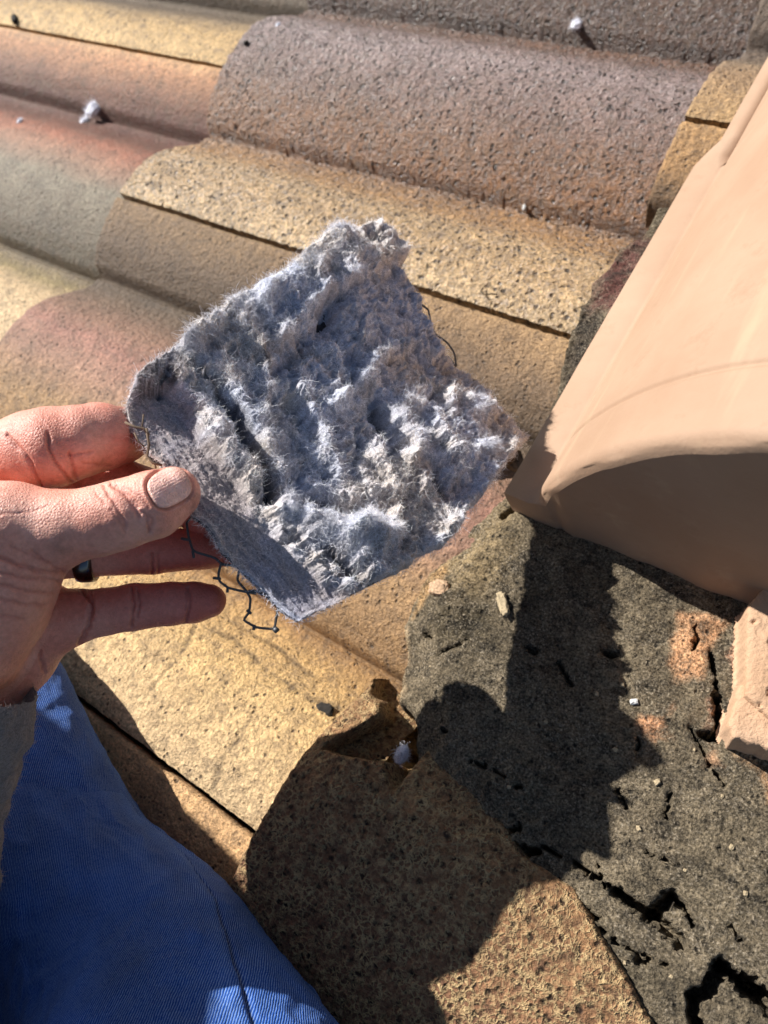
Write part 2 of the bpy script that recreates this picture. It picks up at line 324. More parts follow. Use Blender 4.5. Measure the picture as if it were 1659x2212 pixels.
for k_, pl_ in enumerate([[(1240, 1960), (1330, 2040), (1440, 2090)], [(1450, 1700), (1440, 1760)], [(1010, 1640), (1060, 1660), (1120, 1700)], [(940, 1400), (985, 1385), (1010, 1360)], [(1330, 1700), (1352, 1740)], [(1380, 1590), (1376, 1625)], [(1290, 1870), (1296, 1895)], [(1570, 1990), (1600, 2030)], [(1400, 1840), (1470, 1870)], [(1200, 1420), (1230, 1470)], [(1490, 1560), (1530, 1640), (1570, 1700)]]):
    groove(pl_, .0007, .007, 30 + k_)
Z = Z - .06 * sstep(-.0015, .0035, sd_) - .007 * sstep(-.022, -.001, sd_)
# colours: dark lichen, tan where bare, pink clay where chipped
Cm = np.ones(X.shape + (3,)) * srgb(122, 110, 90)
def patch(pts, c, soft=.004, seed=0, amt=1.0, rag=.006, z=.045):
    global Cm
    sdp = poly_sd(X, Y, mp(pts, z)) + rag * 1.6 * fbm(P, 90, 5, seed, gain=.65)
    m = (sstep(soft, -soft, sdp) * amt * np.clip(1.05 + 1.3 * fbm(P, 240, 4, seed + 70), 0, 1))[..., None]; Cm = Cm * (1 - m) + srgb(*c) * m
Cm = Cm * (1 + .55 * fbm(P, 30, 5, 61) + .35 * fbm(P, 200, 3, 62))[..., None]
patch([(1380, 460), (1290, 540), (1265, 640), (1330, 640), (1400, 520)], (108, 72, 66), .006, 1)
patch([(1240, 640), (1190, 850), (1240, 850), (1300, 640)], (64, 56, 48), .005, 2)
patch([(940, 1180), (1100, 1050), (1080, 1180), (1060, 1250), (980, 1260)], (158, 138, 104), .012, 3)
patch([(885, 1240), (950, 1180), (940, 1225), (900, 1270), (865, 1310)], (222, 180, 128), .002, 4, rag=.003)
patch([(845, 1330), (858, 1330), (850, 1480), (836, 1500)], (190, 165, 130), .002, 5, rag=.002)
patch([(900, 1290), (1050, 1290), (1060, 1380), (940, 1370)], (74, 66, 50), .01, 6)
patch([(1470, 1310), (1520, 1300), (1570, 1330), (1530, 1400), (1520, 1455), (1455, 1460), (1450, 1400)], (226, 172, 128), .002, 7, .9, rag=.003)
patch([(1600, 1340), (1640, 1340), (1620, 1400), (1590, 1440), (1575, 1400)], (214, 160, 128), .002, 8, .9, rag=.003)
patch([(1385, 1545), (1450, 1530), (1440, 1570), (1415, 1590), (1390, 1570)], (218, 160, 118), .003, 9, .95, rag=.008)
patch([(1535, 1500), (1552, 1500), (1545, 1550), (1530, 1560)], (200, 150, 124), .002, 10, .9, rag=.003)
patch([(1530, 1595), (1550, 1600), (1555, 1640), (1530, 1640)], (205, 160, 124), .002, 11, .9, rag=.004)
patch([(1590, 1600), (1659, 1680), (1700, 1760), (1700, 1720), (1659, 1650)], (224, 170, 120), .003, 12, .95, rag=.004)
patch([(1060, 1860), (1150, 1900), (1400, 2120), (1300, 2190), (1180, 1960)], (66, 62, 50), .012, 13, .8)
keep = sd_ < .006
nx_, ny_ = X.shape; Fm = gridF(nx_, ny_); kf = keep.reshape(-1); Fm = Fm[kf[Fm].any(1)]
used = np.zeros(nx_ * ny_, bool); used[Fm.ravel()] = True; ren = np.cumsum(used) - 1
Pm = np.stack([X, Y, Z], -1).reshape(-1, 3)
tag(mesh_obj('mortar_bed', Pm[used], ren[Fm], M_MORTAR, col=Cm.reshape(-1, 3)[used], loc=(0, .1, 0)),
    'rough grey mortar bed crusted with black lichen, along the ridge of the roof', 'mortar')
def mortar_z(x, y):
    i = int(round((x + .20) / .00125)); j = int(round((y + .16) / .00125)); return float(Z[i, j])

# ------------------------------------------------------------------ terracotta cap (near, closed end) and the broken one below it
def clay_mat(name, c1, c2, bump=.2):
    m, n, b, L = new_mat(name); tc = n.nodes.new('ShaderNodeTexCoord'); co = tc.outputs['Object']
    a = N(n, 'ShaderNodeTexNoise', Scale=14., Detail=5., Roughness=.6); L(co, a.inputs['Vector'])
    mpn = n.nodes.new('ShaderNodeMapping'); mpn.inputs['Scale'].default_value = (60, 9, 60); L(co, mpn.inputs[0])
    s = N(n, 'ShaderNodeTexNoise', Scale=1., Detail=4., Roughness=.6); L(mpn.outputs[0], s.inputs['Vector'])
    c = mixc(n, L, ramp(n, a.outputs[0], [(.35, (0, 0, 0)), (.68, (1, 1, 1))], L).outputs[0], c1, c2)
    c = mixc(n, L, ramp(n, s.outputs[0], [(.58, (0, 0, 0)), (.85, (.3, .3, .3))], L).outputs[0], c, (.58, .47, .30))
    d3 = N(n, 'ShaderNodeTexNoise', Scale=55., Detail=6., Roughness=.75); L(co, d3.inputs['Vector'])
    c = mixc(n, L, ramp(n, d3.outputs[0], [(.56, (0, 0, 0)), (.72, (.45, .45, .45))], L).outputs[0], c, (.27, .16, .095))
    L(c, b.inputs['Base Color']); b.inputs['Roughness'].default_value = .7; b.inputs['Specular IOR Level'].default_value = .3
    v = N(n, 'ShaderNodeTexNoise', Scale=700., Detail=4., Roughness=.6); L(co, v.inputs['Vector'])
    bp = n.nodes.new('ShaderNodeBump'); bp.inputs['Strength'].default_value = bump; bp.inputs['Distance'].default_value = .0008
    L(v.outputs[0], bp.inputs['Height']); L(bp.outputs[0], b.inputs['Normal']); return m
M_CLAY = clay_mat('terracotta', (.33, .21, .135), (.39, .265, .18))
M_CLAY2 = clay_mat('terracotta_chipped', (.46, .285, .17), (.54, .36, .235), .9)
capr = bpy.data.objects.new('ridge_cap_tile', None); COL.objects.link(capr); capr.location = (.02, .12, .05)
tag(capr, 'large smooth terracotta ridge cap with a closed end, blurred in the right foreground', 'ridge tile')
def cap_section():
    """outer outline of the arch in x,z from the left foot over the crown"""
    pts = [(-.131, .046), (-.1305, .0535), (-.1165, .0555), (-.1125, .0575)]
    ctrl = np.array([(-.1125, .0575), (-.107, .075), (-.098, .095), (-.081, .122), (-.063, .143), (-.041, .164), (-.02, .179), (.01, .189), (.04, .192)])
    t = np.linspace(0, 1, len(ctrl)); tt = np.linspace(0, 1, 40)
    cx = np.polyfit(t, ctrl[:, 0], 5); cz = np.polyfit(t, ctrl[:, 1], 5)
    arc = [(np.polyval(cx, a), np.polyval(cz, a)) for a in tt]; arc = [a for a in arc if a[0] > -.1122]
    right = [(.08 - a[0], a[1]) for a in arc[::-1] if a[0] < .035]
    return np.array(pts + arc + right + [(.08 + .1165, .0555), (.08 + .1305, .0535), (.08 + .131, .046)])
sec = cap_section(); ns = len(sec); nyc = 120; y0c = .1205
ysc = y0c + np.r_[np.linspace(0, .006, 14), np.linspace(.0075, .026, 12), np.linspace(.0265, .034, 24), np.linspace(.037, .50, nyc - 50)]
V = []; cen = np.array([.04, .06])
for i, yy in enumerate(ysc):
    q = sec.copy(); d_ = yy - y0c
    rr = .006; sh = rr - math.sqrt(max(0, rr * rr - max(0, rr - d_) ** 2)) if d_ < rr else 0   # rounded shoulder at the closed end
    dirv = q - cen; dirv /= np.linalg.norm(dirv, axis=1)[:, None]; q = q - dirv * (sh * (np.arange(ns) > 3))[:, None]
    q = q - dirv * (.0011 * np.exp(-((d_ - .030) / .0014) ** 2) * (np.arange(ns) > 4))[:, None]
    ww = .0012 * fbm(np.column_stack([q[:, 0], np.full(ns, yy), q[:, 1]]), 12, 3)
    far_ = sstep(.340, .352, yy); kx = np.arange(ns)
    fl_ = far_ * (kx < 3) * .009; cz_ = far_ * ((kx == 1) | (kx == 2)) * .008 - far_ * (kx == 3) * .004
    V.append(np.column_stack([q[:, 0] + ww + fl_, np.full(ns, yy) + .0022 * fbm(np.column_stack([q[:, 0], q[:, 0] * 0, q[:, 1]]), 40, 3) * (i < 3), q[:, 1] + ww + cz_]))
V = np.array(V); Vc = V.reshape(-1, 3)
mesh_obj('arch', Vc - np.array([.02, .12, .05]), gridF(nyc, ns, flip=True), M_CLAY, capr)
# closed end face
ring = V[0]; base_z = .030; nr = 16; E = []
for r in range(nr):
    t = r / (nr - 1)
    for k in range(ns):
        x, y, z = ring[k]; zz = z + (base_z - z) * t
        bul = .003 * math.sin(math.pi * t)
        E.append((x, y + .0015 * t, zz))
mesh_obj('end_face', np.array(E) - np.array([.02, .12, .05]), gridF(nr, ns), M_CLAY, capr)

# chipped cap lying lower on the right
def slab(name, pts_xy, ztop, th, mat, label, cat, seed=0, slope=(0, 0), parent=None, group=None, res=.0006):
    pts = np.array(pts_xy); x0, y0 = pts.min(0) - .004; x1, y1 = pts.max(0) + .004
    gx = np.arange(x0, x1, res); gy = np.arange(y0, y1, res); A, B = np.meshgrid(gx, gy, indexing='ij'); Q = np.stack([A, B, A * 0], -1)
    s = poly_sd(A, B, pts) + .0012 * fbm(Q, 260, 3, seed)
    zt = ztop + slope[0] * (A - x0) + slope[1] * (B - y0) + .0007 * fbm(Q, 150, 4, seed + 1)
    zt = zt - th * sstep(-.0012, .0008, s) - .0010 * sstep(-.004, 0, s)
    # pits
    pn = fbm(Q, 210, 2, seed + 2); zt = zt - .0014 * sstep(.42, .55, pn)
    keepf = (s < .0015).reshape(-1); F = gridF(*A.shape); F = F[keepf[F].any(1)]
    u = np.zeros(A.size, bool); u[F.ravel()] = True; rn = np.cumsum(u) - 1
    Pq = np.stack([A, B, zt], -1).reshape(-1, 3)[u]
    return tag(mesh_obj(name, Pq, rn[F], mat, parent, loc=tuple(Pq.mean(0)) if parent is None else None), label, cat, group)
def xy(pts, z): return [tuple(WZ(a, b, z)[:2]) for a, b in pts]
cb = bpy.data.objects.new('broken_ridge_tile', None); COL.objects.link(cb); cb.location = (.02, .08, .05)
tag(cb, 'chipped sunlit terracotta ridge tile at the right edge, below the blurred cap', 'ridge tile')
def child_slab(name, pts, z, th, seed):
    o = slab(name, pts, z, th, M_CLAY2, None, None, seed, parent=cb)
    for v in o.data.vertices: v.co = v.co - Vector((.02, .08, .05))
    return o
child_slab('upper_course', [(-.013, .113), (.000, .078), (.016, .073), (.12, .10), (.12, .16), (0, .16)], .062, .022, 3)
child_slab('lower_lip', [(-.0035, .0835), (-.001, .0655), (.003, .061), (.12, .088), (.12, .115), (.0, .085)], .057, .024, 5)

# ------------------------------------------------------------------ mineral wool piece
def denser(pl, n):
    pl = np.array(pl, float); s = np.r_[0, np.cumsum(np.linalg.norm(np.diff(pl[:, :2], axis=0), axis=1))]; s /= s[-1]
    t = np.linspace(0, 1, n); return np.column_stack([np.interp(t, s, pl[:, k]) for k in range(pl.shape[1])])
DL, DB, DR, DT = .299, .275, .380, .384
side_lb = [(285, 850), (272, 880), (282, 915), (300, 950), (322, 985), (345, 1000), (372, 1035), (400, 1080), (418, 1115), (445, 1135), (468, 1165), (480, 1195), (505, 1215), (530, 1240), (552, 1262), (575, 1285), (608, 1318), (645, 1342)]
side_br = [(645, 1342), (690, 1318), (760, 1285), (820, 1255), (880, 1226), (905, 1200), (955, 1182), (985, 1150), (1000, 1110), (1030, 1085), (1060, 1045), (1095, 995), (1140, 948)]
side_lt = [(285, 850), (290, 825), (330, 788), (368, 765), (420, 725), (470, 690), (500, 655), (545, 632), (600, 602), (650, 560), (685, 528), (715, 512), (755, 503), (790, 492), (812, 487)]
side_tr = [(812, 487), (845, 512), (880, 545), (872, 565), (850, 590), (868, 612), (895, 645), (912, 690), (935, 740), (962, 790), (1000, 812), (1045, 838), (1065, 870), (1100, 905), (1140, 948)]
NU = 560
lb, br, lt, tr = (denser(s, NU) for s in (side_lb, side_br, side_lt, side_tr))   # u: L->B / T->R ; v: L->T / B->R
u = np.linspace(0, 1, NU)[:, None, None]; v = np.linspace(0, 1, NU)[None, :, None]
def coons(c0, c1, d0, d1):   # c0(u) v=0, c1(u) v=1, d0(v) u=0, d1(v) u=1
    return (1 - v) * c0[:, None] + v * c1[:, None] + (1 - u) * d0[None] + u * d1[None] - ((1 - u) * (1 - v) * c0[0] + u * (1 - v) * c0[-1] + (1 - u) * v * c1[0] + u * v * c1[-1])
Q2 = coons(lb, tr, lt, br)
# face normal (towards the camera)
pl0, pl1, pl2 = W(280, 850, DL), W(650, 1340, DB), W(1140, 950, DR)
WN = np.cross(pl2 - pl0, W(805, 487, DT) - pl1); WN /= np.linalg.norm(WN)
if WN @ (np.array([0, 0, DC]) - pl0) < 0: WN = -WN
print('wool normal . sun', WN @ S)
iu, iv = u[..., 0], v[..., 0]
dd = 1 / ((1 - iu) * (1 - iv) / DL + iu * (1 - iv) / DB + iu * iv / DR + (1 - iu) * iv / DT)
def dep(x, y):
    k = np.argmin((Q2[..., 0] - x) ** 2 + (Q2[..., 1] - y) ** 2); return float(dd.ravel()[k])
Pw = ((np.stack([(Q2[..., 0] - CX) / FPX, (Q2[..., 1] - CY) / FPX, np.ones_like(dd)], -1) * dd[..., None]) @ RW.T) + np.array([0, 0, DC])
UU, VV = np.broadcast_arrays(u[..., 0], v[..., 0])
QX, QY = Q2[..., 0], Q2[..., 1]
edge = np.minimum(np.minimum(UU, 1 - UU), np.minimum(VV, 1 - VV))
# relief
warp = np.stack([fbm(Pw, 45, 3, 5), fbm(Pw, 45, 3, 8), fbm(Pw, 45, 3, 13)], -1) * .008
big = fbm(Pw + warp, 30, 3, 2) * 1.25
rid = fbm(Pw + warp * 1.8, 62, 4, 7, ridged=True); rid2 = fbm(Pw + warp * 1.2, 150, 3, 27, ridged=True)
fine = fbm(Pw + warp * .8, 260, 4, 19, gain=.65)
lumpy = .0060 * big + .0050 * (rid - .25) + .0026 * (rid2 - .3) + .0030 * fine
# band of denser layered wool next to the left-bottom side
band_edge = denser([(372, 790), (362, 845), (400, 880), (430, 960), (520, 1060), (560, 1130), (620, 1200), (700, 1265), (765, 1290)], 80)
step_in = line_d(QX, QY, band_edge)
bandpoly = np.array(list(side_lb) + [(765, 1290), (700, 1262), (620, 1195), (560, 1125), (520, 1050), (430, 950), (400, 875), (362, 842)], float)
sdb = poly_sd(QX, QY, bandpoly)
inb = sstep(10, -14, sdb)
ax = (pl1 - pl0) / np.linalg.norm(pl1 - pl0); cr = np.cross(WN, ax); loc = np.stack([(Pw - pl0) @ ax * 0.13 + .003 * fbm(Pw, 30, 3, 6), (Pw - pl0) @ cr, (Pw - pl0) @ WN * .2], -1)
stri = fbm(loc, 200, 4, 44, gain=.6, ridged=True) * .0015 + fbm(Pw, 60, 4, 4) * .0018 + fbm(Pw, 420, 2, 5) * .0007
relief = (1 - inb) * (lumpy + .004) + inb * (stri - .0015)
def ridge_line(pts, w, h, seed=0):
    d = line_d(QX, QY, np.array(pts, float)) + 7 * fbm(Pw, 120, 3, seed)
    return h * np.exp(-(d / w) ** 2)
relief += ridge_line([(470, 800), (520, 900), (560, 970), (590, 1040), (620, 1110), (690, 1160), (760, 1170), (830, 1190)], 14, .0065, 1)
relief -= ridge_line([(505, 900), (530, 960), (570, 1040), (585, 1080)], 16, .011, 2)
relief -= ridge_line([(690, 1190), (730, 1230), (780, 1265)], 16, .007, 3)
relief += ridge_line([(370, 780), (380, 830), (430, 880), (470, 960), (560, 1060)], 11, .004, 4)
relief += ridge_line([(400, 750), (500, 690), (600, 640), (680, 570), (740, 530)], 26, .006, 5)
relief += ridge_line([(590, 760), (640, 700), (700, 640), (770, 610)], 13, .0055, 21); relief -= ridge_line([(620, 800), (680, 730), (720, 660)], 20, .006, 22); relief += ridge_line([(700, 900), (760, 850), (800, 790), (870, 760)], 12, .005, 23); relief += ridge_line([(640, 860), (690, 960), (720, 1040)], 12, .005, 24)
relief -= ridge_line([(345, 850), (365, 800), (375, 770)], 12, .006, 6)
relief += ridge_line([(810, 890), (850, 935), (885, 980), (870, 1010)], 11, .007, 7)
relief -= ridge_line([(795, 880), (815, 930), (840, 980)], 16, .008, 8)
relief += ridge_line([(850, 890), (890, 895)], 14, .006, 9); relief += ridge_line([(1000, 880), (1040, 895)], 14, .006, 10)
relief -= ridge_line([(640, 1080), (700, 1100), (760, 1110)], 14, .006, 11)
relief += ridge_line([(730, 1180), (780, 1150), (830, 1170)], 22, .007, 12)
relief -= ridge_line([(700, 700), (740, 780), (750, 850)], 22, .007, 13); relief -= ridge_line([(930, 1040), (960, 1090), (1010, 1050)], 20, .007, 14)
relief += ridge_line([(700, 520), (730, 560), (800, 590)], 18, .005, 15)
relief += ridge_line([(520, 720), (570, 800), (560, 900)], 14, .005, 16)
relief += ridge_line([(920, 920), (960, 990), (1050, 985)], 14, .006, 17)
for k in range(26):   # many small torn ridges
    a0, b0 = rng.uniform(500, 1040), rng.uniform(600, 1180); th = rng.uniform(.4, 2.2); ln = rng.uniform(40, 110)
    relief = relief + (1 - inb) * ridge_line([(a0, b0), (a0 + ln * .5 * math.cos(th) + rng.uniform(-12, 12), b0 + ln * .5 * math.sin(th)), (a0 + ln * math.cos(th), b0 + ln * math.sin(th))], rng.uniform(7, 13), rng.choice([-1, 1]) * rng.uniform(.002, .0045), 100 + k)
TH = .0035; relief = relief * .95 - .003
rim = np.sqrt(np.clip(1 - (1 - np.clip(edge / .022, 0, 1)) ** 2, 0, 1))
top = Pw + WN * ((relief + TH) * rim)[..., None]
top += (np.stack([fbm(Pw, 150, 3, 71), fbm(Pw, 150, 3, 72), fbm(Pw, 150, 3, 73)], -1)) * .0016 * (1 - inb * .6)[..., None]
bot = Pw - WN * ((.0045 + .002 * fbm(Pw, 60, 3, 9)) * rim)[..., None]; bot += (top - Pw - WN * ((relief + TH) * rim)[..., None]) * (rim < .02)[..., None]
nn_ = NU * NU
Vw = np.concatenate([top.reshape(-1, 3), bot.reshape(-1, 3)])
Fa = gridF(NU, NU); Fb = gridF(NU, NU, nn_, flip=True)
bi = np.concatenate([np.arange(NU) * NU, (NU - 1) * NU + np.arange(1, NU), np.arange(NU - 2, -1, -1) * NU + NU - 1, np.arange(NU - 2, 0, -1)])
b2 = np.roll(bi, -1); Fs = np.stack([bi, b2, b2 + nn_, bi + nn_], -1)
warm = srgb(216, 206, 198); cool = srgb(206, 210, 224); pale = srgb(222, 222, 232); dark = srgb(92, 88, 92)
t1 = sstep(-.35, .4, fbm(Pw, 20, 3, 90) + .5 * fbm(Pw, 120, 3, 91))[..., None]
Cw = warm * (1 - t1) + cool * t1
t2 = (sstep(.35, .75, fbm(Pw, 55, 3, 95)) * (1 - inb))[..., None]; Cw = Cw * (1 - t2 * .7) + pale * t2 * .7
t3 = (inb * .55)[..., None]; Cw = Cw * (1 - t3) + srgb(150, 140, 148) * t3
t4 = (sstep(.3, .7, fbm(Pw, 34, 4, 97)))[..., None]; Cw = Cw * (1 - t4 * .4) + srgb(120, 104, 90) * t4 * .4
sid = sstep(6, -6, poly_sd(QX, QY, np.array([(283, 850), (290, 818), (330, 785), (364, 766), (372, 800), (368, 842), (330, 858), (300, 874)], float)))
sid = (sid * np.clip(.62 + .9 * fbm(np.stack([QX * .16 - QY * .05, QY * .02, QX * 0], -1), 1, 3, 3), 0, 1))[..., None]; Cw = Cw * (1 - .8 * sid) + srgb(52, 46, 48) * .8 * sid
for pl_, wd_ in (([(505, 890), (535, 960), (575, 1040), (592, 1080)], 9), ([(700, 1195), (735, 1232), (775, 1262)], 8), ([(380, 790), (368, 840)], 7), ([(430, 815), (470, 870), (500, 900)], 7), ([(560, 790), (575, 830)], 8), ([(635, 1083), (700, 1100)], 6), ([(928, 1040), (958, 1085)], 8), ([(802, 895), (830, 960)], 7)):  # shade of the torn gaps, painted dark into the wool colour
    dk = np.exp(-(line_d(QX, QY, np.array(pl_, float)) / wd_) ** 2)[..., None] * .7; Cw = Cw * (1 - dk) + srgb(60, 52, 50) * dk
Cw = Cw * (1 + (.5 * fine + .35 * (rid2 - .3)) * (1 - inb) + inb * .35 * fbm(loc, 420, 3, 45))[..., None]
Cb = np.ones((nn_, 3)) * dark * .8
def wool_mat(name, gain, fibre=False):
    m, n, b, L = new_mat(name); at = n.nodes.new('ShaderNodeAttribute'); at.attribute_name = 'Col'
    tc = n.nodes.new('ShaderNodeTexCoord')
    a = N(n, 'ShaderNodeTexNoise', Scale=900., Detail=4., Roughness=.7, Distortion=1.5); L(tc.outputs['Object'], a.inputs['Vector'])
    c = mixc(n, L, ramp(n, a.outputs[0], [(.35, (0, 0, 0)), (.65, (1, 1, 1))], L).outputs[0], (.62 * gain,) * 3, (1.3 * gain,) * 3)
    L(mixc(n, L, 1.0, at.outputs['Color'], c, 'MULTIPLY'), b.inputs['Base Color'])
    b.inputs['Roughness'].default_value = .9 if not fibre else .55; b.inputs['Specular IOR Level'].default_value = .15 if not fibre else .4
    if not fibre:
        bp = n.nodes.new('ShaderNodeBump'); bp.inputs['Strength'].default_value = .9; bp.inputs['Distance'].default_value = .0014
        L(a.outputs[0], bp.inputs['Height']); L(bp.outputs[0], b.inputs['Normal'])
    return m
M_WOOL = wool_mat('mineral_wool', .95); M_FIB = wool_mat('wool_fibres', 1.25, True)
wool = bpy.data.objects.new('insulation_piece', None); COL.objects.link(wool)
wloc = tuple(map(float, Pw[NU // 2, NU // 2])); wool.location = wloc
tag(wool, 'torn square of fuzzy blue-grey mineral wool insulation pinched between thumb and fingers', 'insulation')
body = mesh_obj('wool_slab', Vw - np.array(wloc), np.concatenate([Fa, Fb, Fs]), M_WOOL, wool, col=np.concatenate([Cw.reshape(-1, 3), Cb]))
# fibres
def fibres(n, base, nrm, col, lmin, lmax, r, curl=.8, lift=.5, seg=5, seed=1):
    g = np.random.default_rng(seed); L = g.uniform(lmin, lmax, n) * g.uniform(.5, 1.2, n)
    t = g.normal(size=(n, 3)) * .55 + 3.2 * np.stack([fbm(base, 75, 2, 301), fbm(base, 75, 2, 302), fbm(base, 75, 2, 303)], 1); t -= nrm * (t * nrm).sum(1)[:, None]; t /= np.linalg.norm(t, axis=1)[:, None]
    d = t * (1 - lift) + nrm * lift * g.uniform(.2, 1.3, n)[:, None]; d /= np.linalg.norm(d, axis=1)[:, None]
    b2 = np.cross(d, nrm) ; pts = [base - nrm * .0004]; ang = g.uniform(-curl, curl, n) / (seg - 1) * 2; bend = g.normal(size=(n, 3)) * curl * .35
    for k in range(1, seg):
        d = d + (b2 * ang[:, None] + bend * .5 + g.normal(size=(n, 3)) * .22 * curl - nrm * .07); d /= np.linalg.norm(d, axis=1)[:, None]
        pts.append(pts[-1] + d * (L / (seg - 1))[:, None])
    pts = np.stack(pts, 1); T = np.gradient(pts, axis=1); T /= np.linalg.norm(T, axis=2)[..., None] + 1e-12
    s1 = np.cross(T, g.normal(size=(n, 1, 3))); s1 /= np.linalg.norm(s1, axis=2)[..., None] + 1e-12; s2 = np.cross(T, s1)
    rr = (r * g.uniform(.6, 1.4, n))[:, None, None] * np.linspace(1, .35, seg)[None, :, None]
    V = np.stack([pts + rr * (math.cos(a) * s1 + math.sin(a) * s2) for a in (0, 2.094, 4.189)], 2)   # n,seg,3,3
    idx = np.arange(n * seg * 3).reshape(n, seg, 3); F = []
    for k in range(3):
        k2 = (k + 1) % 3; F.append(np.stack([idx[:, :-1, k], idx[:, :-1, k2], idx[:, 1:, k2], idx[:, 1:, k]], -1).reshape(-1, 4))
    C = np.repeat(col * g.uniform(.75, 1.35, n)[:, None], seg * 3, 0)
    return V.reshape(-1, 3), np.concatenate(F), C
du = np.gradient(top, axis=0); dv = np.gradient(top, axis=1); nt_ = np.cross(du, dv); nt_ /= np.linalg.norm(nt_, axis=2)[..., None] + 1e-12
if (nt_[200, 200] @ WN) < 0: nt_ = -nt_
nt_ = nt_ * .85 + WN * .15; nt_ /= np.linalg.norm(nt_, axis=2)[..., None]
g = np.random.default_rng(11)
def pick(n, weight):
    w = weight.ravel() / weight.sum(); k = g.choice(w.size, n, p=w); return top.reshape(-1, 3)[k] + g.normal(size=(n, 3)) * .0003, nt_.reshape(-1, 3)[k], Cw.reshape(-1, 3)[k]
clump = np.clip(.35 + fbm(Pw, 130, 3, 120), .02, 2) 
hi = sstep(.0, .008, relief + .001)
parts = []
b_, n_, c_ = pick(36000, clump * (1 - inb * .93) * (.3 + hi)); parts.append(fibres(len(b_), b_, n_, c_ * 1.35, .002, .0055, .00006, 2.3, .06, 7, seed=2))
b_, n_, c_ = pick(9000, (1 - inb * .8) * (hi ** 2 + .02)); parts.append(fibres(len(b_), b_, n_, c_ * .5 + pale * .65, .003, .0075, .00006, 2.2, .10, 8, seed=3))
b_, n_, c_ = pick(7000, inb + .001); parts.append(fibres(len(b_), b_, n_, c_ * 1.3, .0012, .004, .00006, 1.4, .15, seed=4))
# rim fuzz
ce = Pw.mean((0, 1)); k = g.choice(bi, 5000); P0 = top.reshape(-1, 3)[k] + g.normal(size=(5000, 3)) * .0008
out = P0 - ce; out -= WN * (out @ WN)[:, None]; out /= np.linalg.norm(out, axis=1)[:, None]; out = out * .8 + WN * g.uniform(-.3, .6, 5000)[:, None]; out /= np.linalg.norm(out, axis=1)[:, None]
parts.append(fibres(5000, P0, out, Cw.reshape(-1, 3)[k] * 1.3, .0012, .0050, .000065, 1.9, .4, 6, seed=5))
# pale cottony tufts
tufts = [(865, 893, 26, 1.), (1020, 888, 22, .9), (780, 1170, 30, 1.), (600, 975, 24, .8), (880, 975, 16, 1.), (715, 520, 26, .9), (560, 690, 44, .8), (500, 715, 36, .8), (930, 1012, 12, .9), (650, 590, 30, .6), (595, 1010, 18, .8), (440, 740, 24, .7), (1040, 985, 24, .7), (400, 770, 22, .6), (690, 1150, 24, .6), (745, 1165, 22, .8), (615, 1110, 18, .7)]
for (tx, ty, tr_, br_) in tufts:
    d2_ = (QX - tx) ** 2 + (QY - ty) ** 2; w = np.exp(-d2_ / (tr_ * .95) ** 2) * np.clip(.3 + fbm(Pw, 220, 2, int(ty)), .01, 2); n = int(17 * tr_)
    b_, n_, c_ = pick(n, w + 1e-9); parts.append(fibres(n, b_ + n_ * .001, n_, np.ones((n, 3)) * np.array([.72, .73, .80]) * br_, .003, .007, .000065, 2.4, .09, 8, seed=int(tx)))
off = 0; VV_, FF_, CC_ = [], [], []
for a, b, c in parts: VV_.append(a); FF_.append(b + off); CC_.append(c); off += len(a)
fz = mesh_obj('loose_fibres', np.concatenate(VV_) - np.array(wloc), np.concatenate(FF_), M_FIB, wool, col=np.concatenate(CC_), smooth=False); fz['kind'] = 'stuff'
# chicken wire stuck to the back
wm, wn_, wb, wl = new_mat('galvanised_wire'); wb.inputs['Base Color'].default_value = (.10, .10, .10, 1); wb.inputs['Metallic'].default_value = .5; wb.inputs['Roughness'].default_value = .5
def wp(x, y, back=.004):
    p = W(x, y, dep(x, y)); return p - WN * back
wires = [[(408, 1120), (412, 1150), (422, 1182), (470, 1196), (485, 1210)], [(396, 1154), (413, 1157)], [(421, 1180), (424, 1196)],
         [(484, 1205), (477, 1232), (480, 1248), (500, 1262), (535, 1270), (560, 1274)], [(466, 1240), (482, 1242)], [(498, 1260), (497, 1272)],
         [(525, 1215), (518, 1245), (540, 1270), (548, 1285), (545, 1315), (532, 1332), (560, 1348), (600, 1352), (607, 1310), (612, 1290)], [(543, 1268), (560, 1268), (575, 1278)], [(540, 1310), (549, 1318)], [(556, 1342), (554, 1354)],
         [(903, 658), (912, 700), (920, 712), (945, 730), (960, 752), (964, 780)], [(893, 693), (915, 712)], [(945, 760), (964, 782)], [(990, 800), (1012, 824)], [(903, 658), (880, 640)], [(485, 1210), (525, 1215)], [(408, 1120), (440, 1080), (520, 1080), (560, 1130), (525, 1215)], [(612, 1290), (680, 1220), (650, 1150), (560, 1130)]]
for side_ in (0, 1):
    parts_ = []
    for wv in wires:
        if (min(q[0] for q in wv) > 870) != bool(side_): continue
        pts = np.array([wp(a + 30 * side_, b) for a, b in wv]); tt = np.linspace(0, len(pts) - 1, (len(pts) - 1) * 5 + 1); i0 = np.clip(tt.astype(int), 0, len(pts) - 2); fr = (tt - i0)[:, None]
        sm = pts[i0] * (1 - fr) + pts[i0 + 1] * fr; sm[1:-1] = (sm[:-2] + sm[1:-1] * 2 + sm[2:]) / 4
        parts_.append(tube(sm, .00048 if len(wv) > 2 else .00055, 7))
    if side_: parts_.append(tube(np.array([wp(938, 712), wp(940, 770), wp(1018, 802)]), .00045, 7))
    else: parts_.append(tube([wp(600, 1350), wp(607, 1357)], .0011, 6))
    Vt, Ft = join(parts_); mesh_obj('chicken_wire', np.array(Vt) - np.array(wloc), Ft, wm, wool)
tm_, tn_, tb_, tl_ = new_mat('dry_twig'); tb_.inputs['Base Color'].default_value = (.16, .11, .07, 1); tb_.inputs['Roughness'].default_value = .85
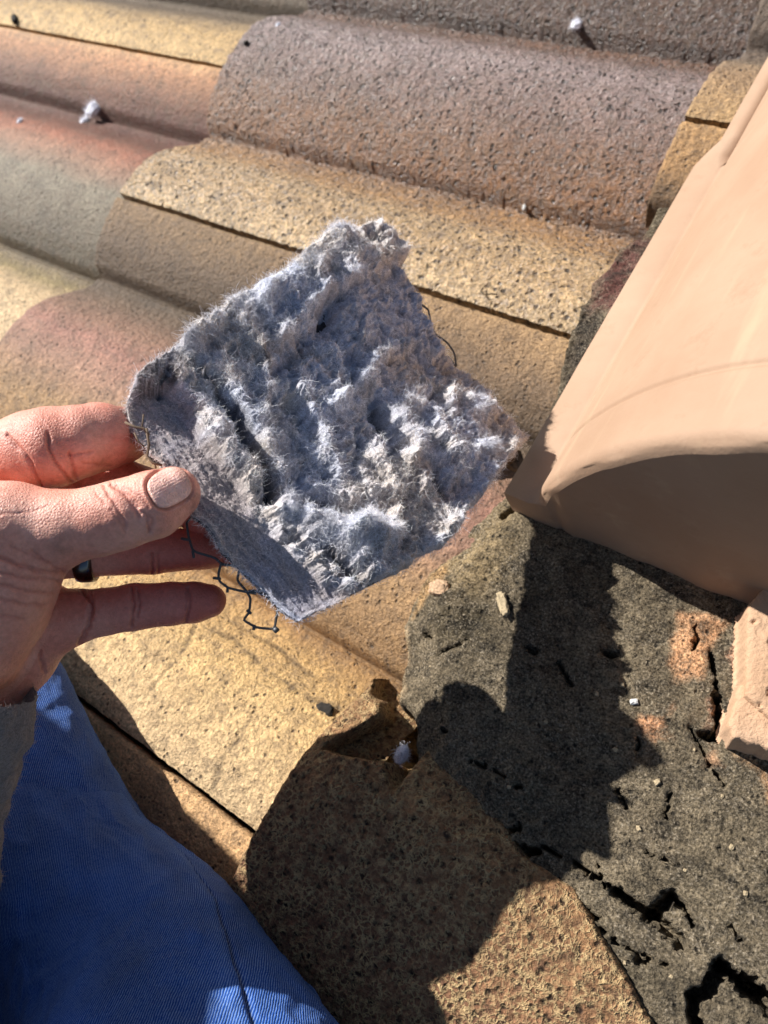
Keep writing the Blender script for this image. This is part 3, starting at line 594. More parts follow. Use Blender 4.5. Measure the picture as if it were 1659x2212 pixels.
tw = [[(270, 912, .281), (290, 922, .281), (310, 925, .281), (322, 940, .281)], [(316, 925, .281), (322, 960, .281), (318, 985, .281), (330, 1000, .281), (350, 1005, .281)], [(310, 895, .281), (306, 930, .281)], [(334, 1000, .281), (337, 1012, .281)], [(290, 935, .280), (300, 955, .280), (312, 965, .281)]]
Vt, Ft = join([tube(np.array([W(*q) for q in t]), .0005 if i < 2 else .0003, 6) for i, t in enumerate(tw)])
mesh_obj('dry_twigs', np.array(Vt) - np.array(wloc), Ft, tm_, wool)
# ------------------------------------------------------------------ hand
def surface_nets(fn, lo, hi, h):
    ax_ = [np.arange(lo[k], hi[k] + h, h) for k in range(3)]
    G = fn(*ax_).astype(np.float32); ins = G < 0
    nx, ny, nz = G.shape
    cnt = np.zeros((nx - 1, ny - 1, nz - 1), np.int8)
    for dx in (0, 1):
        for dy in (0, 1):
            for dz in (0, 1): cnt += ins[dx:nx - 1 + dx, dy:ny - 1 + dy, dz:nz - 1 + dz]
    act = (cnt > 0) & (cnt < 8); I = np.argwhere(act); ident = -np.ones(act.shape, np.int64); ident[act] = np.arange(len(I))
    acc = np.zeros((len(I), 3)); num = np.zeros(len(I))
    cs = [(a, b, c) for a in (0, 1) for b in (0, 1) for c in (0, 1)]
    for a in cs:
        for k in range(3):
            if a[k]: continue
            b = list(a); b[k] = 1
            va = G[I[:, 0] + a[0], I[:, 1] + a[1], I[:, 2] + a[2]]; vb = G[I[:, 0] + b[0], I[:, 1] + b[1], I[:, 2] + b[2]]
            m = (va < 0) != (vb < 0); t = np.where(m, va / (va - vb + 1e-20), 0)
            p = np.tile(np.array(a, float), (len(I), 1)); p[:, k] = t; acc += p * m[:, None]; num += m
    Vv = (I + acc / num[:, None]) * h + np.array(lo); F = []
    for k in range(3):
        sl0 = [slice(None)] * 3; sl1 = [slice(None)] * 3; sl0[k] = slice(0, -1); sl1[k] = slice(1, None)
        a = ins[tuple(sl0)]; b = ins[tuple(sl1)]; ed = np.argwhere(a != b); k1, k2 = (k + 1) % 3, (k + 2) % 3
        ed = ed[(ed[:, k1] > 0) & (ed[:, k2] > 0) & (ed[:, k1] < G.shape[k1] - 1) & (ed[:, k2] < G.shape[k2] - 1)]
        def cell(o1, o2):
            c = ed.copy(); c[:, k1] += o1; c[:, k2] += o2; return ident[c[:, 0], c[:, 1], c[:, 2]]
        q = np.stack([cell(-1, -1), cell(0, -1), cell(0, 0), cell(-1, 0)], -1); s = a[ed[:, 0], ed[:, 1], ed[:, 2]]
        F.append(np.where(s[:, None], q, q[:, ::-1]))
    return Vv, np.concatenate(F)
def cone_sd(P, a, b, ra, rb):
    e = b - a; t = np.clip(((P - a) @ e) / (e @ e), 0, 1); return np.linalg.norm(P - a - t[..., None] * e, axis=-1) - (ra + (rb - ra) * t)
def smin(a, b, k):
    h = np.clip(.5 + .5 * (b - a) / k, 0, 1); return b * (1 - h) + a * h - k * h * (1 - h)
def chain(*c): return [(W(x, y, d), r) for x, y, d, r in c]
palm = [chain((-300, 1060, .304, .018), (-215, 985, .304, .0165), (-110, 968, .302, .0145), (-20, 985, .297, .0128)), chain((-150, 1330, .300, .024), (-160, 1210, .302, .022), (-110, 1120, .306, .020)), chain((-150, 1180, .302, .018), (-130, 1060, .304, .017), (-100, 1020, .304, .015)),
        chain((-170, 1560, .292, .022), (-140, 1440, .296, .023), (-80, 1350, .298, .022)),
        chain((-200, 1660, .290, .024), (-120, 1500, .292, .024), (-60, 1410, .296, .022), (10, 1350, .302, .019), (60, 1330, .303, .0135)),
        chain((-90, 1400, .298, .022), (40, 1388, .299, .0125), (105, 1352, .299, .0118)),
        chain((-80, 1100, .308, .016), (-20, 1230, .306, .018), (40, 1260, .307, .013)),
        chain((-110, 1480, .290, .022), (-10, 1300, .299, .018)),
        chain((30, 1400, .298, .0115), (52, 1432, .298, .0095), (0, 1480, .298, .012))]
thenar = chain((-60, 1400, .280, .018), (-10, 1310, .275, .0178), (12, 1245, .274, .0178), (-10, 1170, .274, .018))
thumb = chain((-140, 1190, .274, .018), (-50, 1145, .273, .0157), (35, 1133, .273, .0140), (140, 1140, .274, .0131), (215, 1125, .275, .0122), (262, 1112, .276, .0122), (330, 1090, .278, .0120), (374, 1066, .281, .0099))
index = chain((-130, 1010, .300, .0142), (0, 985, .294, .0127), (70, 972, .292, .0147), (112, 966, .291, .0152), (165, 955, .293, .0137), (215, 944, .299, .0132), (264, 940, .3115, .0114))
middle = chain((-100, 1060, .318, .012), (120, 1042, .318, .0105), (260, 1040, .320, .0098), (400, 1088, .312, .0090), (446, 1114, .309, .0084))
ring_f = chain((-60, 1180, .302, .0125), (90, 1200, .302, .0100), (190, 1196, .304, .0092), (330, 1190, .307, .0092), (440, 1186, .309, .0080), (505, 1186, .311, .0068))
pinky = chain((10, 1360, .302, .0125), (110, 1338, .302, .0112), (170, 1330, .301, .0103), (225, 1322, .300, .0091), (290, 1311, .300, .0091), (370, 1304, .299, .0083), (420, 1301, .299, .0079), (452, 1298, .299, .0066))
def chain_sd(P, ch, k):
    d = None
    for (a, ra), (b, rb) in zip(ch[:-1], ch[1:]):
        q = cone_sd(P, a, b, ra, rb); d = q if d is None else smin(d, q, k)
    return d
def hand_sd(P):
    pm = None
    for c in palm:
        q = chain_sd(P, c, .004); pm = q if pm is None else smin(pm, q, .008)
    th = smin(chain_sd(P, thumb, .0025), chain_sd(P, thenar, .004), .010)
    out = smin(pm, th, .0022)
    for f_, k in ((index, .004), (middle, .004), (ring_f, .005), (pinky, .006)):
        out = np.minimum(out, smin(pm, chain_sd(P, f_, .0014), k))
    return out
allp = np.array([p for c in palm + [thumb, index, middle, ring_f, pinky, thenar] for p, r in c])
lo = allp.min(0) - .03; hi = allp.max(0) + .03; HV = .00085
def field(ax0, ax1, ax2):
    G = np.full((len(ax0), len(ax1), len(ax2)), .02, np.float32)
    B, C_ = np.meshgrid(ax1, ax2, indexing='ij')
    for i, a in enumerate(ax0):
        G[i] = hand_sd(np.stack([np.full_like(B, a), B, C_], -1).astype(np.float32))
    return G
Vh, Fh = surface_nets(field, lo, hi, HV)
tmp = mesh_obj('tmp', Vh, Fh, None); sm_ = tmp.modifiers.new('s', 'SMOOTH'); sm_.iterations = 3; sm_.factor = .5
ss = tmp.modifiers.new('u', 'SUBSURF'); ss.levels = 1; ss.render_levels = 1
dg = bpy.context.evaluated_depsgraph_get(); me2 = bpy.data.meshes.new_from_object(tmp.evaluated_get(dg)); bpy.data.objects.remove(tmp)
nvh = len(me2.vertices); H = np.empty(nvh * 3, np.float32); me2.vertices.foreach_get('co', H); H = H.reshape(-1, 3).astype(float)
Nn = np.empty(nvh * 3, np.float32); me2.vertices.foreach_get('normal', Nn); Nn = Nn.reshape(-1, 3).astype(float)
px, py, pd = PXY(H); vd = H - np.array([0, 0, DC]); vd /= np.linalg.norm(vd, axis=1)[:, None]; facing = -(Nn * vd).sum(1)
front = sstep(.0, .25, facing)
def near_thumb(): return chain_sd(H, thumb, .002) < .0025
isth = np.minimum(chain_sd(H, thumb, .003), chain_sd(H, thenar, .003)) < .0035
def crease(pts, w, dep_, cond=None, seed=0):
    d = line_d(px + 3 * perlin(H * 300 + seed), py + 3 * perlin(H * 300 + seed + 50), np.array(pts, float)); m = np.exp(-(d / w) ** 2) * front
    if cond is not None: m = m * cond
    return m * dep_
ct = isth.astype(float); cf = 1 - ct
disp = np.zeros(nvh); redl = np.zeros(nvh)
for pts, w, dp in [([(240, 1047), (262, 1060), (285, 1085), (300, 1115)], 5, .0009), ([(252, 1046), (280, 1068), (300, 1095)], 4, .0007), ([(225, 1050), (240, 1075), (262, 1110), (272, 1140)], 4, .0006), ([(270, 1050), (300, 1070), (320, 1095)], 3, .0004),
                   ([(305, 1105), (330, 1120), (325, 1150)], 4, .0004), ([(205, 1062), (225, 1090)], 3, .0003), ([(318, 1120), (322, 1150)], 3, .0003), ([(240, 1100), (258, 1125), (270, 1150)], 3, .0003),
                   ([(0, 1205), (45, 1222), (100, 1238), (145, 1238)], 5, .0011), ([(0, 1235), (60, 1250), (120, 1252), (138, 1262)], 4, .0008), ([(0, 1262), (60, 1278), (115, 1280)], 4, .0008), ([(0, 1295), (50, 1305), (95, 1305)], 4, .0006), ([(70, 1190), (100, 1215), (140, 1235)], 4, .0006), ([(0, 1330), (50, 1336)], 4, .0004),
                   ([(20, 1180), (60, 1196), (90, 1210)], 3, .0003), ([(0, 1110), (60, 1106), (110, 1090)], 3, .0002)]:
    c = crease(pts, w, dp, ct, len(pts) * 7 + pts[0][0]); disp -= c; redl += c / dp * .7
for pts, w, dp in [([(103, 935), (104, 965), (122, 1005), (165, 1052)], 4, .0011), ([(150, 980), (172, 1055)], 4, .0008), ([(15, 940), (60, 985), (90, 1052)], 4, .0009), ([(284, 868), (288, 900), (286, 950)], 4, .0010), ([(150, 985), (200, 975)], 3, .0004), ([(180, 1000), (240, 1005)], 3, .0003),
                   ([(285, 1268), (288, 1300), (284, 1352)], 3.5, .0010), ([(297, 1272), (302, 1300), (296, 1330)], 3, .0008), ([(407, 1270), (410, 1300), (403, 1345)], 3.5, .0009), ([(402, 1280), (400, 1320)], 2.5, .0004),
                   ([(327, 1195), (331, 1215), (328, 1240)], 3, .0009), ([(480, 1170), (482, 1215)], 3, .0006), ([(340, 1195), (342, 1240)], 2.5, .0006),
                   ([(172, 1262), (196, 1300), (192, 1350), (172, 1392)], 5, .0014), ([(70, 1385), (88, 1415), (96, 1450)], 4, .0010), ([(198, 1270), (200, 1340)], 3, .0004)]:
    c = crease(pts, w, dp, cf, len(pts) * 5 + pts[0][0]); disp -= c; redl += c / dp * .8
disp += .00012 * fbm(H, 260, 3, 3) + .00035 * fbm(H, 60, 2, 4) * front
# thumb nail
ncx, ncy = 366, 1052; an = math.atan2(-26, 48); ca, sa = math.cos(an), math.sin(an)
nu_ = (px - ncx) * ca + (py - ncy) * sa; nv_ = -(px - ncx) * sa + (py - ncy) * ca
rn_ = (np.abs(nu_ / 46) ** 3 + np.abs(nv_ / 41) ** 3) ** (1 / 3)
nail = sstep(1.0, .94, rn_) * ct * sstep(.1, .4, facing); fold = np.exp(-((rn_ - 1.03) / .055) ** 2) * ct * front * sstep(60, 30, nu_)
disp += nail * .00025 - fold * .0010 + np.exp(-((rn_ - 1.18) / .09) ** 2) * ct * front * .0004 * sstep(60, 20, nu_)
disp += nail * .00006 * np.sin(nv_ * 1.1)
H2 = H + Nn * disp[:, None]
base = srgb(224, 156, 134); red = srgb(202, 106, 90); palec = srgb(238, 184, 164); dirt = srgb(96, 62, 46)
tt = sstep(-.3, .5, fbm(H, 45, 4, 7))[:, None]; Ch = base * (1 - tt) + palec * tt
rf = np.clip(sstep(150, 450, px) * .55 * (1 - ct) + .30 * cf + .25 * sstep(250, 430, px) * ct + .25 * fbm(H, 30, 3, 9) + .5 * sstep(.3, .7, fbm(H, 90, 3, 10)) * .6, 0, 1)[:, None]
Ch = Ch * (1 - rf) + red * rf
rl = np.clip(redl * .45, 0, .5)[:, None]; Ch = Ch * (1 - rl) + srgb(168, 88, 76) * rl
for dx_, dy_, rr_, am in [(128, 1180, 26, .45), (385, 1010, 10, .5), (425, 1075, 16, .5), (215, 1000, 24, .35), (230, 1030, 12, .4), (110, 1050, 14, .3), (115, 1440, 18, .3), (300, 1075, 8, .3), (420, 1095, 20, .45)]:
    m = (np.exp(-(((px - dx_) ** 2 + (py - dy_) ** 2) / rr_ ** 2)) * am * np.clip(.6 + 1.4 * fbm(H, 260, 3, dx_), 0, 1.4) * front)[:, None]; m = np.clip(m, 0, .8); Ch = Ch * (1 - m) + dirt * m
nl = (nail * .95)[:, None]; Ch = Ch * (1 - nl) + (srgb(255, 206, 190) * (1 - .0) + 0) * nl
ntip = (nail * sstep(20, 44, nu_) * .6)[:, None]; Ch = Ch * (1 - ntip) + srgb(190, 140, 118) * ntip
fd = (np.clip(fold, 0, 1) * (.5 + .4 * fbm(H, 300, 2, 5)))[:, None]; Ch = Ch * (1 - fd) + srgb(170, 120, 92) * fd
def skin_mat():
    m, n, b, L = new_mat('skin'); at = n.nodes.new('ShaderNodeAttribute'); at.attribute_name = 'Col'; tc = n.nodes.new('ShaderNodeTexCoord')
    a = N(n, 'ShaderNodeTexNoise', Scale=500., Detail=4., Roughness=.7); L(tc.outputs['Object'], a.inputs['Vector'])
    c = mixc(n, L, ramp(n, a.outputs[0], [(.35, (0, 0, 0)), (.65, (1, 1, 1))], L).outputs[0], (.88, .84, .82), (1.08, 1.08, 1.08))
    L(mixc(n, L, 1.0, at.outputs['Color'], c, 'MULTIPLY'), b.inputs['Base Color'])
    v = n.nodes.new('ShaderNodeTexVoronoi'); v.feature = 'DISTANCE_TO_EDGE'; v.inputs['Scale'].default_value = 850; L(tc.outputs['Object'], v.inputs['Vector'])
    v2 = N(n, 'ShaderNodeTexNoise', Scale=1400., Detail=3., Roughness=.6); L(tc.outputs['Object'], v2.inputs['Vector'])
    s = n.nodes.new('ShaderNodeMath'); s.operation = 'ADD'; L(v.outputs[0], s.inputs[0]); L(v2.outputs[0], s.inputs[1])
    bp = n.nodes.new('ShaderNodeBump'); bp.inputs['Strength'].default_value = .7; bp.inputs['Distance'].default_value = .0005
    L(s.outputs[0], bp.inputs['Height']); L(bp.outputs[0], b.inputs['Normal'])
    mr = n.nodes.new('ShaderNodeMath'); mr.operation = 'MULTIPLY_ADD'; L(at.outputs['Alpha'], mr.inputs[0]); mr.inputs[1].default_value = .20; mr.inputs[2].default_value = .24; L(mr.outputs[0], b.inputs['Roughness']); b.inputs['Specular IOR Level'].default_value = .5
    b.inputs['Subsurface Weight'].default_value = .22; b.inputs['Subsurface Radius'].default_value = (1., .3, .18); b.inputs['Subsurface Scale'].default_value = .003
    return m
M_SKIN = skin_mat()
me2.vertices.foreach_set('co', H2.astype(np.float32).ravel()); ca_ = me2.color_attributes.new('Col', 'FLOAT_COLOR', 'POINT')
cc = np.ones((nvh, 4), np.float32); cc[:, :3] = np.clip(Ch, 0, 1); cc[:, 3] = 1 - nail; ca_.data.foreach_set('color', cc.ravel())
me2.polygons.foreach_set('use_smooth', np.ones(len(me2.polygons), bool)); me2.materials.append(M_SKIN); me2.update()
ploc = W(-700, 1800, .33)
person = bpy.data.objects.new('person', None); COL.objects.link(person); person.location = tuple(map(float, ploc))
tag(person, 'kneeling person in blue jeans and grey fleece sleeve, left hand holding the wool piece', 'person')
me2.transform(Matrix.Translation(-Vector(tuple(map(float, ploc))))); me2.name = 'hand'
ho = bpy.data.objects.new('hand', me2); COL.objects.link(ho); ho.parent = person
# black ring on the ring finger
rm, rn2, rb_, rl_ = new_mat('black_ring'); rb_.inputs['Base Color'].default_value = (.10, .10, .11, 1); rb_.inputs['Metallic'].default_value = 1.; rb_.inputs['Roughness'].default_value = .18
ra_, rb2 = W(100, 1199, .302), W(260, 1194, .306); fax = (rb2 - ra_) / np.linalg.norm(rb2 - ra_); rc = W(188, 1197, .304)
s1 = np.cross(fax, [0, 0, 1.]); s1 /= np.linalg.norm(s1); s2 = np.cross(fax, s1)
prof_r = [(-.0036, .0098), (-.0034, .0108), (-.0022, .0112), (0, .0113), (.0022, .0112), (.0034, .0108), (.0036, .0098), (.0, .0094)]
Vr = np.array([[rc + fax * a + r * (math.cos(t) * s1 + math.sin(t) * s2) for a, r in prof_r] for t in np.linspace(0, 2 * math.pi, 64, endpoint=False)])
k8 = len(prof_r); Fr_ = []
for i in range(64):
    for j in range(k8): Fr_.append((i * k8 + j, i * k8 + (j + 1) % k8, ((i + 1) % 64) * k8 + (j + 1) % k8, ((i + 1) % 64) * k8 + j))
mesh_obj('ring', Vr.reshape(-1, 3) - ploc, np.array(Fr_), rm, person)

# ------------------------------------------------------------------ jeans
def denim_mat():
    m, n, b, L = new_mat('denim'); at = n.nodes.new('ShaderNodeAttribute'); at.attribute_name = 'Col'
    uv = n.nodes.new('ShaderNodeUVMap'); uv.uv_map = 'UVMap'; tc = n.nodes.new('ShaderNodeTexCoord')
    dn_ = N(n, 'ShaderNodeTexNoise', Scale=250., Detail=2.); L(tc.outputs['Object'], dn_.inputs['Vector'])
    off = n.nodes.new('ShaderNodeVectorMath'); off.operation = 'SCALE'; off.inputs['Scale'].default_value = .0008; L(dn_.outputs['Color'], off.inputs[0])
    ad = n.nodes.new('ShaderNodeVectorMath'); ad.operation = 'ADD'; L(uv.outputs[0], ad.inputs[0]); L(off.outputs[0], ad.inputs[1])
    mp1 = n.nodes.new('ShaderNodeMapping'); mp1.inputs['Rotation'].default_value = (0, 0, math.radians(50)); L(ad.outputs[0], mp1.inputs[0])
    wv = n.nodes.new('ShaderNodeTexWave'); wv.inputs['Scale'].default_value = 360; wv.inputs['Distortion'].default_value = .6; wv.inputs['Detail'].default_value = 2; wv.inputs['Detail Scale'].default_value = 3; L(mp1.outputs[0], wv.inputs['Vector'])
    mp2 = n.nodes.new('ShaderNodeMapping'); mp2.inputs['Scale'].default_value = (1500, 600, 1); mp2.inputs['Rotation'].default_value = (0, 0, math.radians(50)); L(ad.outputs[0], mp2.inputs[0])
    nz = N(n, 'ShaderNodeTexNoise', Scale=1., Detail=3., Roughness=.7); L(mp2.outputs[0], nz.inputs['Vector'])
    mu = n.nodes.new('ShaderNodeMath'); mu.operation = 'MULTIPLY'; L(wv.outputs['Fac'], mu.inputs[0]); L(nz.outputs[0], mu.inputs[1])
    r = ramp(n, mu.outputs[0], [(.26, (0, 0, 0)), (.44, (1, 1, 1))], L)
    lo_ = mixc(n, L, 1.0, at.outputs['Color'], (.35, .42, .62), 'MULTIPLY')
    hi_ = mixc(n, L, .26, at.outputs['Color'], (.62, .74, .92))
    L(mixc(n, L, r.outputs[0], lo_, hi_), b.inputs['Base Color']); b.inputs['Roughness'].default_value = .85; b.inputs['Specular IOR Level'].default_value = .2
    bp = n.nodes.new('ShaderNodeBump'); bp.inputs['Strength'].default_value = .8; bp.inputs['Distance'].default_value = .0005; L(mu.outputs[0], bp.inputs['Height']); L(bp.outputs[0], b.inputs['Normal'])
    return m
M_DENIM = denim_mat()
def leg_tube(name, contour, rad, seed, ratio=1.0, nt=260, na=260, seam=None, fold=.0025):
    cp = denser([(x, y, z) for x, y, z in contour], nt); C = np.array([WZ(a, b, z) for a, b, z in cp])
    kk = np.hanning(31); kk /= kk.sum(); Cs = np.stack([np.convolve(np.pad(C[:, i], 15, mode='edge'), kk, 'valid') for i in range(3)], 1)
    T = np.gradient(Cs, axis=0); T /= np.linalg.norm(T, axis=1)[:, None]; kt = np.hanning(81); kt /= kt.sum()
    T = np.stack([np.convolve(np.pad(T[:, i], 40, mode='edge'), kt, 'valid') for i in range(3)], 1); T /= np.linalg.norm(T, axis=1)[:, None]
    Vd = Cs - np.array([0, 0, DC]); Vd /= np.linalg.norm(Vd, axis=1)[:, None]
    m = np.cross(T, Vd); m /= np.linalg.norm(m, axis=1)[:, None]
    left = np.cross(Vd[nt // 2], T[nt // 2])
    if (m[nt // 2] @ (WZ(-600, 1800, 0) - Cs[nt // 2])) < 0: m = -m
    r = np.interp(np.linspace(0, 1, nt), np.linspace(0, 1, len(rad)), rad)
    cen_ = Cs + m * r[:, None]; up = -np.cross(m, T); up /= np.linalg.norm(up, axis=1)[:, None]
    up *= np.where((up * Vd).sum(1) > 0, -1, 1)[:, None]
    a = np.linspace(0, 2 * math.pi, na, endpoint=False)
    P0 = cen_[:, None] + r[:, None, None] * (-m[:, None] * np.cos(a)[None, :, None] + up[:, None] * ratio * np.sin(a)[None, :, None])
    Nr = P0 - cen_[:, None]; Nr /= np.linalg.norm(Nr, axis=2)[..., None]
    s = np.r_[0, np.cumsum(np.linalg.norm(np.diff(cen_, axis=0), axis=1))]
    UVc = np.stack([np.broadcast_to(s[:, None], (nt, na)), np.broadcast_to(a[None] * r.mean(), (nt, na))], -1)
    fq = np.stack([UVc[..., 0], UVc[..., 1] * 2.2, UVc[..., 0] * 0 + seed], -1)
    dsp = .0017 * fbm(fq * np.array([1., .35, 1]) + .01 * fbm(fq, 18, 2, 8)[..., None], 45, 3, seed + 2, ridged=True) + fold * fbm(fq + .02 * fbm(fq, 10, 2, 3)[..., None], 13, 3, seed) + .00015 * fbm(P0, 120, 3, seed)
    Cc = np.ones((nt, na, 3)) * np.array([.020, .13, .44]); Cc = Cc * (1 + .5 * fbm(fq, 16, 4, seed + 4) + .3 * fbm(P0, 70, 4, seed + 6))[..., None]
    if seam is not None:
        sang = np.interp(np.linspace(0, 1, nt), *seam)
        da = (a[None] - sang[:, None] + math.pi) % (2 * math.pi) - math.pi; dm_ = da * r[:, None]
        dsp = dsp - .0013 * np.exp(-(dm_ / .0011) ** 2) + .0008 * np.exp(-((dm_ - .005) / .004) ** 2)
        sti = (np.sin(s * 2 * math.pi / .0032) > -.2)[:, None] * np.exp(-((dm_ + .0001) / .0006) ** 2); Cc = Cc * (1 - .75 * np.exp(-(dm_ / .0009) ** 2)[..., None]) + srgb(20, 30, 60) * (.3 * sti)[..., None]
        wear = np.exp(-((dm_ - .006) / .004) ** 2) * np.clip(.5 + fbm(fq, 60, 3, 2), 0, 1.2); Cc = Cc + (wear * .10)[..., None] * np.array([.6, .9, 1.1])
    Pq = P0 + Nr * dsp[..., None]; nV = nt * na
    F = gridF(nt, na, 0, True)
    caps = [list(range(na)), [(nt - 1) * na + k for k in range(na)]]
    return mesh_obj(name, Pq.reshape(-1, 3) - ploc, F, M_DENIM, person, col=Cc.reshape(-1, 3), uv=UVc.reshape(-1, 2))
leg_tube('trouser_leg', [(-60, 1240, .05), (20, 1390, .05), (75, 1480, .05), (150, 1572, .048), (225, 1680, .045), (290, 1752, .042), (345, 1795, .038), (430, 1862, .036), (512, 1940, .038), (600, 2060, .045), (660, 2132, .05), (715, 2212, .055), (800, 2330, .06), (960, 2560, .06)],
         [.026, .032, .046, .064, .072, .072], 3, .8, nt=420, na=420, seam=([0, .3, .42, .55, .7, .8, 1], [.0, .0, .12, .48, .75, .85, .9]), fold=.0035)
leg_tube('trouser_leg', [(-20, 1250, .05), (60, 1350, .052), (128, 1432, .052), (180, 1542, .050), (232, 1642, .046), (290, 1742, .036), (340, 1810, .022), (430, 1900, .0), (520, 2000, -.01)],
         [.030, .032, .034, .036], 9, .75, nt=200, na=200, fold=.001)

# ------------------------------------------------------------------ fleece sleeve, arm and added shading torso
fm_, fn2, fb_, fl2 = new_mat('grey_fleece'); tcf = fn2.nodes.new('ShaderNodeTexCoord'); nf = N(fn2, 'ShaderNodeTexNoise', Scale=600., Detail=4., Roughness=.7, Distortion=2.); fl2(tcf.outputs['Object'], nf.inputs['Vector'])
fl2(ramp(fn2, nf.outputs[0], [(.3, (.10, .08, .07)), (.7, (.36, .31, .285))], fl2).outputs[0], fb_.inputs['Base Color']); fb_.inputs['Roughness'].default_value = .95
bpf = fn2.nodes.new('ShaderNodeBump'); bpf.inputs['Strength'].default_value = 1; bpf.inputs['Distance'].default_value = .001; fl2(nf.outputs[0], bpf.inputs['Height']); fl2(bpf.outputs[0], fb_.inputs['Normal'])
fb_.inputs['Sheen Weight'].default_value = .3
def sweep(name, pts, mat, nt=120, na=120, amp=.002, f=40, seed=0, uvs=False, open0=True):
    c = denser([p[:3] for p in pts], nt); s = np.linspace(0, 1, nt)
    raw = np.array([W(*p[:3]) for p in pts]); sl = np.r_[0, np.cumsum(np.linalg.norm(np.diff(raw, axis=0), axis=1))]; sl /= sl[-1]
    C = np.column_stack([np.interp(s, sl, raw[:, k]) for k in range(3)]); r = np.interp(s, sl, [p[3] for p in pts])
    kk = np.hanning(15); kk /= kk.sum(); C = np.stack([np.convolve(np.pad(C[:, i], 7, mode='edge'), kk, 'valid') for i in range(3)], 1)
    T = np.gradient(C, axis=0); T /= np.linalg.norm(T, axis=1)[:, None]; u0 = np.cross(T, [0, 0, 1.]); u0 /= np.linalg.norm(u0, axis=1)[:, None]; v0 = np.cross(T, u0)
    a = np.linspace(0, 2 * math.pi, na, endpoint=False)
    Nr = u0[:, None] * np.cos(a)[None, :, None] + v0[:, None] * np.sin(a)[None, :, None]; P0 = C[:, None] + Nr * r[:, None, None]
    P0 = P0 + Nr * (amp * fbm(P0, f, 4, seed))[..., None]
    Vs = [P0.reshape(-1, 3)]; F = [gridF(nt, na, 0, True)]
    if open0:   # cuff turned inwards
        inn = []
        for k in range(24):
            t = k / 23; rr_ = -.0035 * math.sin(min(1, t * 4) * math.pi / 2); q = P0[min(k * 2, nt - 1)] + Nr[min(k * 2, nt - 1)] * rr_; inn.append(q)
        Vs.append(np.array(inn).reshape(-1, 3)); F.append(gridF(24, na, nt * na, True, flip=True))
    return mesh_obj(name, np.concatenate(Vs) - ploc, np.concatenate(F), mat, person)
slv = sweep('sleeve', [(-56, 1446, .280, .0245), (-68, 1470, .280, .0265), (-112, 1545, .280, .029), (-175, 1665, .282, .033), (-255, 1850, .282, .039), (-375, 2150, .28, .045), (-530, 2600, .27, .055), (-700, 3100, .26, .065)], fm_, 300, 260, .0075, 38, 3)
co_ = np.empty(len(slv.data.vertices) * 3, np.float32); slv.data.vertices.foreach_get('co', co_); co_ = co_.reshape(-1, 3).astype(float)
no_ = np.empty(len(co_) * 3, np.float32); slv.data.vertices.foreach_get('normal', no_); no_ = no_.reshape(-1, 3).astype(float)
ctr_ = co_[:300 * 260].reshape(300, 260, 3).mean(1); ctr_ = np.repeat(ctr_, 260, 0); no1 = co_[:300 * 260] - ctr_; no1 /= np.linalg.norm(no1, axis=1)[:, None]
kk_ = np.random.default_rng(5).integers(0, 150 * 260, 26000)
fv, ff, fc = fibres(len(kk_), co_[kk_], no1[kk_], np.ones((len(kk_), 3)) * srgb(168, 156, 150), .0015, .0045, .00007, 2.2, .3, 6, 8)
M_FUZZ = wool_mat('fleece_fuzz', 1.0, True); fo = mesh_obj('fleece_fuzz', fv, ff, M_FUZZ, slv, col=fc, smooth=False); fo['kind'] = 'stuff'
# unseen torso form in fleece, added out of frame to shade the lap
tt_ = np.linspace(0, math.pi, 60); pp_ = np.linspace(0, 2 * math.pi, 80, endpoint=False)
Dj = np.stack([np.sin(tt_)[:, None] * np.cos(pp_), np.sin(tt_)[:, None] * np.sin(pp_), np.cos(tt_)[:, None] * np.ones(80)], -1)
Pj = Dj * (1 + .10 * fbm(Dj * 1.5, 1, 4))[..., None] * np.array([.10, .18, .36]) + np.array([-.54, -.235, .38])
mesh_obj('shading_torso', Pj.reshape(-1, 3) - ploc, gridF(60, 80, 0, True), fm_, person)

# ------------------------------------------------------------------ small loose things
def surf(x, y):
    for z in np.arange(.075, -.02, -.00025):
        p = WZ(x, y, z); X_, Y_ = p[0], p[1]
        inm = poly_sd(np.array([X_]), np.array([Y_]), mortar_poly)[0] < -.002 and -.195 < X_ < .19 and -.155 < Y_ < .41
        xn = max([v for v in XN.values() if v <= X_]); zs = float(tile_profile_z(X_, Y_, xn))
        if inm: zs = max(mortar_z(X_, Y_), -.02)
        if zs >= z: return p
    return p
M_TUFT = wool_mat('loose_wool', 1.2, True)
def tuft(x, y, size, label, seed, colr=(.75, .76, .82), flat=.42):
    g2 = np.random.default_rng(seed); p = surf(x, y); n0 = 46
    th = np.linspace(0, math.pi, 16); ph = np.linspace(0, 2 * math.pi, 24, endpoint=False)
    D0 = np.stack([np.sin(th)[:, None] * np.cos(ph), np.sin(th)[:, None] * np.sin(ph), np.cos(th)[:, None] * np.ones(24)], -1)
    R0 = size * (1 + .55 * fbm(D0 * 1.7 + seed, 1, 3))[..., None] * D0 * np.array([.8, 1.2, flat]); ctr = p + np.array([0, 0, size * flat * .35])
    B = (R0 + ctr).reshape(-1, 3); Nn_ = D0.reshape(-1, 3); k = g2.integers(0, len(B), int(220 + size * 60000))
    fv, ff, fc = fibres(len(k), B[k], Nn_[k], np.ones((len(k), 3)) * np.array(colr), size * .4, size * 1.1, .00011, 2., .35, 6, seed)
    Vv = np.concatenate([B, fv]) - p; F = np.concatenate([gridF(16, 24, 0, True), ff + len(B)]); C = np.concatenate([np.ones((len(B), 3)) * np.array(colr) * .9, fc])
    return tag(mesh_obj('wool_tuft', Vv, F, M_TUFT, None, col=C, loc=None), label, 'wool tuft', 'bits of white wool dropped on the roof'), p
